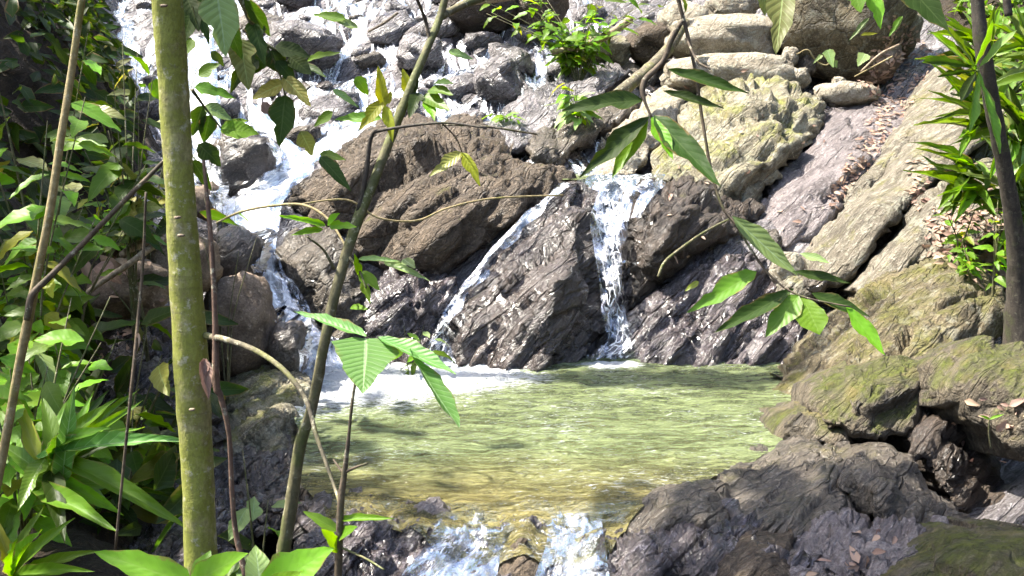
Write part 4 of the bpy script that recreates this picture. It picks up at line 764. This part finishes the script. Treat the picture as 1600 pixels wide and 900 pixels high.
# --- drooping branch, upper centre
t = thing('drooping_branch', 'drooping branch with large dark leaves hanging in front of the mossy boulder', 'branch', P(1060, -60, 3.2))
ptube('twig', [(1048,-60,3.2,4),(1060,0,3.2,3.2),(1072,45,3.2,3),(1086,110,3.2,2.6),(1098,190,3.18,2.5),(1112,270,3.15,2.4),(1130,325,3.12,2.2),(1150,352,3.1,2),(1175,392,3.08,2),(1205,432,3.05,1.8),(1250,462,3.0,1.5),(1330,480,2.95,1.2)], M['twig'], t, 7, .1)
ptube('twig', [(1068,30,3.2,3),(1050,60,3.2,4.5),(1036,95,3.2,4),(1010,122,3.18,5),(1004,140,3.17,4.5),(1008,160,3.16,2.5),(1018,183,3.15,2)], M['twig'], t, 7, .1)
ptube('twig', [(1072,60,3.2,2),(1090,95,3.15,2.2),(1110,108,3.12,1.5)], M['twig'], t, 6)
for a in [((1003,157),(876,182),3.15,3.1,40,'leafdark','ovate',.16),((1014,182),(903,276),3.15,3.0,34,'leafdark','lance',-.06),((1012,184),(956,278),3.15,3.05,32,'leafbright','lance',0),((1018,182),(1052,250),3.15,3.05,26,'leafbright','lance',0),((1022,180),(1129,290),3.15,3,48,'leafdark','ovate',-.08),((1044,108),(1169,143),3.15,3.1,24,'leafdark','lance',-.06),((1036,142),(1131,168),3.15,3.1,17,'leafdark','lance',-.04),
    ((1144,338),(1246,428),3.1,3.05,36,'leafblue','lance',-.05),((1182,424),(1072,487),3.06,3,40,'leaf','ovate',-.05),((1240,452),(1115,516),3.02,2.95,32,'leafdark','lance',-.08),((1248,462),(1196,527),3,2.95,46,'leaf','ovate',0),((1253,462),(1281,523),3,2.92,48,'leafbright','obov',0),((1268,458),(1358,492),3,2.95,26,'leafdark','lance',-.06),((1322,478),(1384,555),2.96,2.88,28,'leafbright','lance',-.04),((1238,424),(1328,441),3.04,3,18,'leafdark','lance',-.04),((1250,396),(1297,411),3.04,3,15,'leafblue','lance',0),((1092,440),(1070,455),3.05,3.05,12,'leaf','ovate',0)]: hero(t, *a[:6], shape=a[6], droop=a[7], seed=int(a[0][0]))
# --- top right leaves
t = thing('overhanging_branch', 'leafy branch dipping into the top right of the view', 'branch', P(1330, -80, 3.4))
ptube('twig', [(1180,-70,3.4,4),(1260,-45,3.4,4),(1340,-40,3.4,4),(1420,-50,3.4,4)], M['twig'], t, 7)
for a in [((1226,-30),(1212,86),3.4,3.3,48,'leafold'),((1330,-30),(1345,20),3.4,3.35,44,'leaf'),((1362,-20),(1376,46),3.4,3.35,28,'leafbright'),((1395,-50),(1482,48),3.4,3.3,62,'leafdark'),((1358,28),(1326,64),3.4,3.4,10,'leafblue'),((1410,25),(1388,58),3.4,3.4,12,'leaf'),((1345,55),(1372,52),3.4,3.4,8,'leafbright'),((1195,-30),(1195,25),3.4,3.4,30,'leafold')]: hero(t, *a, droop=0, seed=int(a[0][0]))
# --- dark tree on the right with its epiphyte
t = thing('tree', 'dark slender tree trunk rising at the right edge', 'tree', P(1600, 600, 6.9)); ptube('trunk', [(1505,-350,6.6,9),(1518,-120,6.6,9),(1527,0,6.6,9.5),(1537,90,6.6,12),(1552,170,6.65,12),(1565,240,6.7,12),(1580,320,6.75,13),(1590,400,6.8,16),(1594,470,6.85,22),(1600,620,6.9,38)], M['barkdark'], t, 14, .1, 8)
rosette('bird-nest epiphyte with long strap leaves growing on the dark right trunk', 'plant', 1527, 108, 6.5, [(1436,96,6.2,26,'leafdark'),(1448,48,6.3,24,'strap'),(1462,120,6.25,14,'leafdark'),(1508,205,6.25,22,'strap'),(1556,240,6.3,24,'strap'),(1470,38,6.35,20,'strap'),(1590,48,6.3,24,'leafblue'),(1500,160,6.3,20,'leafdark'),(1545,30,6.4,20,'strap')], 'strap', 'obov', 22, -.06, 'epiphyte')
t = thing('bare_sapling', 'second thin dark stem at the top right edge', 'stem', P(1590, 40, 6)); ptube('stem_tube', [(1568,-60,6,5),(1572,-10,6,6),(1576,25,6,6)], M['barkdark'], t, 8)
# --- climber with two pale heart leaves
t = thing('climber', 'thin climber with pale heart-shaped leaves in front of the big shaded boulder', 'climber', P(1345, 120, 8)); ptube('stem', [(1245,85,8,1),(1262,78,8,1.2),(1275,95,8,1.2),(1290,102,8,1.2),(1300,95,8,1)], M['cane'], t, 6); ptube('stem', [(1395,88,8,1.5),(1350,112,8,1.2),(1335,120,8,1)], M['cane'], t, 6)
for a in [((1293,78),(1302,106),8,7.95,18,'leafblue'),((1284,86),(1270,100),8,7.95,7,'leafblue'),((1352,84),(1340,104),8,7.95,20,'leafblue'),((1302,96),(1308,106),8,8,12,'leafblue')]: hero(t, *a, shape='heart', droop=0)
# --- foreground leaves along the bottom left
rosette('low plant with broad bright leaves at the bottom edge by the tree foot', 'plant', 300, 915, 2.0, [(138,868,2.0,62,'leafbright'),(384,868,1.95,64,'leafbright'),(330,858,2.05,40,'leaf'),(250,905,1.9,50,'leaf')], 'leafbright', 'ovate', 50, .1, 'broad_leaved_plant')
rosette('single broad glossy leaf plant at the bottom edge below the leaning sapling', 'plant', 405, 930, 2.0, [(522,858,1.98,92,'leafbright'),(400,850,2.1,60,'leafblue'),(470,895,1.9,40,'leaf')], 'leafbright', 'ovate', 60, .05, 'broad_leaved_plant')
rosette('large rosette of long ribbed leaves at the lower left', 'plant', 78, 735, 3.5, [(168,632,3.4,36,'strap'),(272,712,3.2,38,'bigleaf'),(218,640,3.45,30,'strap'),(130,600,3.6,34,'leaf'),(62,610,3.6,34,'leaf'),(20,640,3.6,36,'strap'),(148,850,3.1,42,'leaf'),(200,690,3.5,28,'leafdark'),(-20,690,3.5,40,'strap'),(110,640,3.3,40,'bigleaf'),(240,600,3.9,22,'strap'),(30,800,3.3,36,'strap'),(280,850,3.3,40,'leaf'),(215,770,3.5,34,'leaf'),(100,590,3.7,30,'leaf'),(185,600,3.8,28,'leafdark'),(150,680,3.3,34,'leaf'),(60,680,3.3,34,'leafdark'),(230,665,3.6,26,'leaf'),(10,610,3.7,30,'leafbright'),(95,850,3.2,40,'leafdark'),(180,820,3.4,30,'leafbright')], 'strap', 'ovate', 36, .25, 'rosette_plant', jit=(20, 34))
rosette('low tuft of narrow arching leaves in the bottom left corner', 'plant', 20, 900, 2.8, [(110,815,2.75,26),(150,870,2.7,24),(60,790,2.8,24),(-20,800,2.8,26),(0,850,2.6,30),(130,905,2.6,26),(40,840,2.6,30)], 'leaf', 'lance', 26, .15, 'leafy_tuft')
# --- left bank shrubs (rooted on the bank)
GL = 'shrubs crowding the left bank'
for a in [('bright shrub with pale glossy leaves beside the pale cane', 105, 450, 4.6, 4, 15, .17, ['leafbright', 'leaf', 'leafbright', 'leafblue'], .45), ('yellow-green shrub above the large lower-left rosette', 45, 440, 4.1, 4, 14, .16, ['leafbright', 'leafbright', 'leaf'], .4),
    ('shrub with drooping leaves in front of the blue-grey wet rock', 190, 490, 4.9, 4, 12, .16, ['leaf', 'leafbright', 'leafold'], .4), ('dark broad-leaved shrub left of the small pinkish boulder', 95, 270, 5.8, 5, 13, .24, ['leafdark', 'leaf', 'leafdark'], .6),
    ('tall sunlit shrub at the left edge with one yellow leaf', 20, 150, 4.6, 4, 15, .17, ['leafbright', 'leaf', 'leaf', 'leafyellow'], .45), ('tall shady shrub in the top left corner', 40, -10, 5.2, 5, 15, .19, ['leaf', 'leafbright', 'leafold'], .6),
    ('hanging-leaved shrub between the cane and the trunk at the top', 185, 20, 6.4, 5, 14, .22, ['leafdark', 'leafold', 'leaf', 'leafdark'], .6), ('shrub with blotched leaves close behind the mossy trunk', 205, 130, 7.2, 5, 13, .2, ['leafold', 'leafdark', 'leaf'], .5), ('low bushy plant above the small pinkish boulder', 170, 290, 7.0, 5, 14, .17, ['leaf', 'leafbright', 'leafdark'], .55),
    ('leafy shrub at the left edge behind the stick', 15, 300, 5.0, 5, 14, .17, ['leaf', 'leafbright', 'leafdark'], .5), ('small plant leafing over the tan boulder', 225, 400, 6.3, 3, 9, .16, ['leafbright', 'leaf'], .3), ('shrub of mixed leaves low on the left edge below the cane', 15, 540, 3.9, 4, 13, .15, ['leaf', 'leafbright'], .4),
    ('slim-leaved plant rooted below the blue-grey wet rock', 195, 640, 4.6, 3, 8, .16, ['leaf', 'leafdark'], .35), ('small shrub by the white water behind the mossy trunk', 345, 250, 8.6, 4, 10, .15, ['leaf', 'leafdark', 'leafbright'], .3), ('small plant on the rock right of the mossy trunk', 345, 380, 7.0, 3, 7, .15, ['leafbright', 'leaf'], .25), ('spindly plant at the wet rocks right of the hanging root', 395, 715, 4.4, 3, 7, .14, ['leafbright', 'leafblue'], .25)]:
    shrub(a[0], 'shrub', a[1], a[2], a[3], None, a[4], a[5], a[6] * 1.25, a[7], random.choice(['ovate', 'lance', 'ovate']), .46, a[8], group=GL)
# --- shrubs in the middle and on the right
shrub('sunlit small-leaved shrub growing between the boulders at the top edge', 'shrub', 905, -25, 13.2, None, 18, 13, .22, ['leafbright', 'leaf', 'leaf'], 'ovate', .5, 1.5)
shrub('bright seedling on the slab left of the drooping leaves', 'seedling', 905, 128, 11.6, None, 4, 8, .3, ['leafbright', 'leafblue'], 'ovate', .4, .3, name='seedling')
shrub('small seedling in the wet cascade below the dark hollow', 'seedling', 790, 180, 11.8, None, 3, 6, .2, ['leafbright', 'leaf'], 'lance', .4, .3, name='seedling')
shrub('low leafy plant at the water edge behind the three-leaf sapling', 'plant', 640, 505, 8.0, None, 5, 8, .2, ['leaf', 'leafblue', 'leafbright'], 'lance', .34, .35, name='water_edge_plant')
GR = 'strap-leaved plants on the right bank'
for k, (px, py, Y, tips, lab) in enumerate([
    (1560,200,8.2,[(1480,150),(1500,105),(1470,190),(1520,240),(1550,110),(1600,120),(1620,170),(1495,215),(1530,150)], 'clump of bright strap leaves left of the dark right trunk'), (1600,330,8.0,[(1530,290),(1545,350),(1580,240),(1620,250),(1570,400),(1520,330),(1640,300)], 'grassy tuft at the right edge behind the trunk foot'),
    (1545,110,9.5,[(1490,60),(1470,110),(1520,30),(1560,20),(1600,60),(1500,150),(1580,130)], 'pale strap-leaved clump at the top right behind the epiphyte'), (1530,290,8.0,[(1445,275),(1460,240),(1480,300),(1500,250),(1470,330),(1500,340),(1560,250),(1550,330)], 'low strap-leaved clump hanging over the cracked slab'),
    (1620,100,7.0,[(1560,50),(1580,20),(1600,60),(1560,130),(1570,90),(1600,10)], 'bluish broad-leaved clump in the top right corner'), (1600,220,7.2,[(1560,160),(1575,210),(1590,150),(1570,270),(1590,290),(1610,160)], 'dense green clump right of the dark trunk')]):
    rosette(lab, 'plant', px, py, Y, [(a[0] + random.uniform(-20, 20), a[1] + random.uniform(-16, 16), Y - random.uniform(0, .6), random.uniform(11, 22), random.choice(['strap', 'leaf', 'leaf', 'leafdark', 'leafblue'] if k != 4 else ['leafblue', 'leaf'])) for a in tips for _ in range(3)], 'strap', ['lance', 'ovate', 'strap'][k % 3], 20, .3, group=GR, jit=(34, 26))
for lab, px, py, Y in [('small bright seedling on the cracked slab', 1505, 325, 7.9), ('leafy seedling in the dead leaves by the trunk foot', 1520, 385, 7.6), ('seedling with round leaves against the dark right trunk', 1560, 320, 7.4)]: shrub(lab, 'seedling', px, py, Y, None, 4, 7, .12, ['leafbright', 'leaf'], 'ovate', .45, .2, name='seedling')
t = thing('sprout', 'tiny pale sprout in the dark hollow at the right', 'sprout', P(1546, 700, 5.3)); ptube('stem', [(1548,700,5.3,1.5),(1545,675,5.3,1.5),(1546,655,5.3,1.2)], M['greenstem'], t, 6); hero(t, (1546,655),(1530,650),5.3,5.28,6,'leafbright'); hero(t, (1546,655),(1570,648),5.3,5.28,6,'leafbright')
# --- sticks, roots and logs
for nm, lab, cat, l, mt in [('twig', 'long pale bare twig arching over the left waterfall', 'twig', [(338,348,6,1.5),(380,330,5.9,2),(440,320,5.8,2.2),(480,322,5.7,2.2),(515,345,5.6,2),(542,388,5.5,1.8)], 'cane'), ('twig', 'pale crooked twig crossing the brown ledge', 'twig', [(450,322,8.3,1.2),(540,312,8.4,1.6),(590,340,8.5,1.6),(650,345,8.6,1.8),(700,325,8.7,1.6),(770,310,8.8,1.6),(880,305,9,1.5)], 'cane'),
    ('twig', 'dark thin twig lying across the top of the brown ledge', 'twig', [(690,195,9.6,1.5),(760,198,9.6,1.8),(840,210,9.7,1.5)], 'twig'), ('root', 'green root curving along the dark overhang', 'root', [(1028,432,8.5,2),(1040,408,8.6,2.4),(1075,380,8.75,2.2),(1105,360,8.9,2),(1140,342,9.2,1.6)], 'greenstem'), ('log', 'mossy fallen log leaning between the upper pool and the boulders', 'log', [(958,152,11.4,9),(985,132,11.5,10),(1015,108,11.7,10),(1045,75,12,9),(1070,35,12.5,8)], 'log'),
    ('log', 'thin fallen log under the sunlit shrub', 'log', [(862,82,13.2,4),(910,72,13.2,5.5),(950,55,13.3,6),(985,30,13.5,6)], 'drywood'), ('log', 'pale curved log bridging the dark hollow at the top edge', 'log', [(700,22,14.2,5),(730,4,14.2,6),(790,-4,14.2,6),(820,-10,14.2,5)], 'drywood'), ('stick', 'small dark stick lying in the upper cascade', 'stick', [(575,50,13.5,1.5),(600,36,13.5,2),(622,20,13.5,2)], 'twig'), ('stick', 'thin bare stick by the flat stone slab', 'stick', [(1345,112,12,1.5),(1375,85,12,2),(1405,70,12.2,2)], 'drywood')]:
    t = thing(nm, lab, cat, P(*l[0][:3])); ptube('wood', l, M[mt], t, 8, .12)
t = thing('fallen_leaf', 'large pale dead leaf curled on the tan boulder', 'leaf', P(160, 440, 6.3)); hero(t, (150,415),(190,445),6.3,6.25,36,'dryleaf','ovate',.05,.8)
t = thing('fallen_leaf', 'large pale dead leaf standing upright behind the tan boulder', 'leaf', P(170, 400, 6.4)); hero(t, (185,432),(155,398),6.4,6.35,34,'dryleaf','ovate',.05,.6); hero(t, (125,400),(142,445),6.3,6.3,20,'dryleaf','lance',.0,.8)
# ------------------------------------------------------------------ dead leaves on the rocks, undergrowth on the banks
def scatter(name, label, mat, spots, size, shape='ovate', up=.02, flat=.35):
    g = Geo(); gv, gf, gu = leaf_geo(shape, .5, .3, .15, .03, 5)
    for (p, nn) in spots:
        d = Vector((random.gauss(0, 1), random.gauss(0, 1), random.gauss(0, flat))).normalized(); d = (d - nn * d.dot(nn) * .8).normalized()
        R3 = np.array(orient(d, nn + Vector((random.gauss(0, flat), random.gauss(0, flat), 0)))); g.add((gv * size * random.uniform(.6, 1.3)) @ R3.T + np.array(p + nn * up), gf, gu)
    return tag(obj(name, g.mesh(name, M[mat])), label, name.replace('_', ' '), kind='stuff')
def in_px(poly, n):
    xs = [a[0] for a in poly]; ys = [a[1] for a in poly]; out = []
    while len(out) < n:
        a = np.array([[random.uniform(min(xs), max(xs)), random.uniform(min(ys), max(ys))]])
        if inside(a, poly)[0]:
            h, nn = seen(a[0, 0], a[0, 1])
            out.append((h, nn) if h is not None else None)
    return [o for o in out if o]
lit = in_px([(1400,20),(1440,60),(1470,90),(1420,170),(1370,250),(1300,330),(1280,330),(1330,240),(1370,170),(1340,130)], 520) + in_px([(1425,240),(1450,255),(1440,330),(1420,335)], 60) + in_px([(1450,330),(1540,290),(1600,300),(1600,430),(1520,450),(1440,390)], 420) + in_px([(1480,600),(1600,640),(1600,760),(1500,720)], 16) + in_px([(1240,850),(1400,830),(1400,900),(1240,900)], 14) + in_px([(1000,100),(1300,100),(1280,400),(1000,400)], 40) + in_px([(0,450),(240,300),(260,480),(100,700)], 60)
scatter('leaf_litter', 'pinkish brown dead leaves lying in the gully and on the right-hand rocks', 'dryleaf', lit, .075)
ug = []
for _ in range(2600):
    y = random.uniform(4.2, 20); x = float(np.interp(y, XLY, XLX)) - .35 - abs(random.gauss(0, 1.3)); p, nn = top(x, y, 12)
    if not blocked(p): ug.append((p + Vector((0, 0, random.uniform(.02, .35))), (nn + Vector((random.gauss(0, .5), random.gauss(-.3, .5), .3))).normalized()))
ur = []
for _ in range(2600):
    y = random.uniform(6.8, 20); x = float(np.interp(y, XRY, XRX)) + 1.3 + abs(random.gauss(0, 1.3)); p, nn = top(x, y, 12); ur.append((p + Vector((0, 0, random.uniform(.02, .35))), (nn + Vector((random.gauss(0, .5), random.gauss(-.3, .5), .3))).normalized()))
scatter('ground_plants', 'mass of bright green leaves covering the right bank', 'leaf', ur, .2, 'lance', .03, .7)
scatter('undergrowth', 'mass of leaves coloured dark for shade covering the left bank', 'leafdark', ug, .24, 'ovate', .03, .7)  # darker leaf colour paints the shaded gaps between the plants
# ------------------------------------------------------------------ forest trees out of view: near crowns added for shade, far ones for green reflections
def crown_geo(c, r, n, L):
    g = Geo(); gv, gf, gu = leaf_geo('ovate', .5, .3, .2, .0, 4); cl = [Vector((random.gauss(0, .45) * r[0], random.gauss(0, .45) * r[1], random.gauss(0, .4) * r[2])) + Vector(c) for _ in range(26)]
    for _ in range(n):
        b = random.choice(cl); p = b + Vector((random.gauss(0, .2) * r[0], random.gauss(0, .2) * r[1], random.gauss(0, .2) * r[2]))
        d = Vector((random.gauss(0, 1), random.gauss(0, 1), random.gauss(-.4, .5))); R3 = np.array(orient(d, (random.gauss(0, .5), random.gauss(0, .5), 1))); g.add(gv * L * random.uniform(.6, 1.3) @ R3.T + np.array(p), gf, gu)
    return g, cl
def forest_tree(label, x, y, c, r, n, L=.3, rad=.16):
    z = float(H(x, y)[0]); t = thing('forest_tree', label, 'tree', (x, y, z), 'forest trees around the clearing')
    g, cl = crown_geo(c, r, n, L); obj('crown', g.mesh('crown', M['leaf'], True, t.location), t)
    stem(t, [(x, y, z - .2), (x * .9 + c[0] * .1, y * .9 + c[1] * .1, z + (c[2] - z) * .5), (x * .4 + c[0] * .6, y * .4 + c[1] * .6, c[2] - r[2] * .4), c], [rad, rad * .8, rad * .6, .04], 'bark', 'trunk', 10, 8, .06)
    for b in cl[:10]: m_ = Vector(c) * .5 + b * .5 - Vector((0, 0, .3)); stem(t, [(x * .4 + c[0] * .6, y * .4 + c[1] * .6, c[2] - r[2] * .4), m_, b], [rad * .4, .04, .012], 'bark', 'limb', 6, 4)
forest_tree('unseen forest tree added to shade the left bank', -8.4, 5.5, (-7.6, 6.8, 7.6), (2.0, 3.0, 1.4), 3000, .34)
forest_tree('unseen forest tree added to shade the upper left bank', -10.5, 11, (-10.0, 11.5, 9.5), (2.2, 3.0, 1.6), 2000, .34)
forest_tree('unseen forest tree whose added crown shades the left foreground', -5.2, 1.2, (-5.0, 2.6, 6.2), (1.3, 1.3, .9), 600, .26)
forest_tree('unseen forest tree added to shade the bottom right rocks', -6.0, 3.6, (-1.9, 5.2, 7.2), (1.7, .85, .8), 900, .3)  # crown set along the sun direction to shade the lower right
forest_tree('unseen forest tree added to shade the far side of the pool', -7.4, 8.6, (-3.7, 8.35, 8.5), (1.3, .4, .6), 260, .26)  # small crown added where it throws shade on the far pool
forest_tree('forest tree at the head of the ravine', 1.5, 24, (1.0, 25, 14), (5, 4, 4), 1500, .5, .3)
forest_tree('forest tree at the upper left head of the ravine', -9, 22, (-8, 23, 13), (4, 4, 4), 1300, .5, .3)
forest_tree('forest tree high on the right bank', 10, 15, (9, 16, 11), (3.5, 4, 3), 1300, .45, .25)
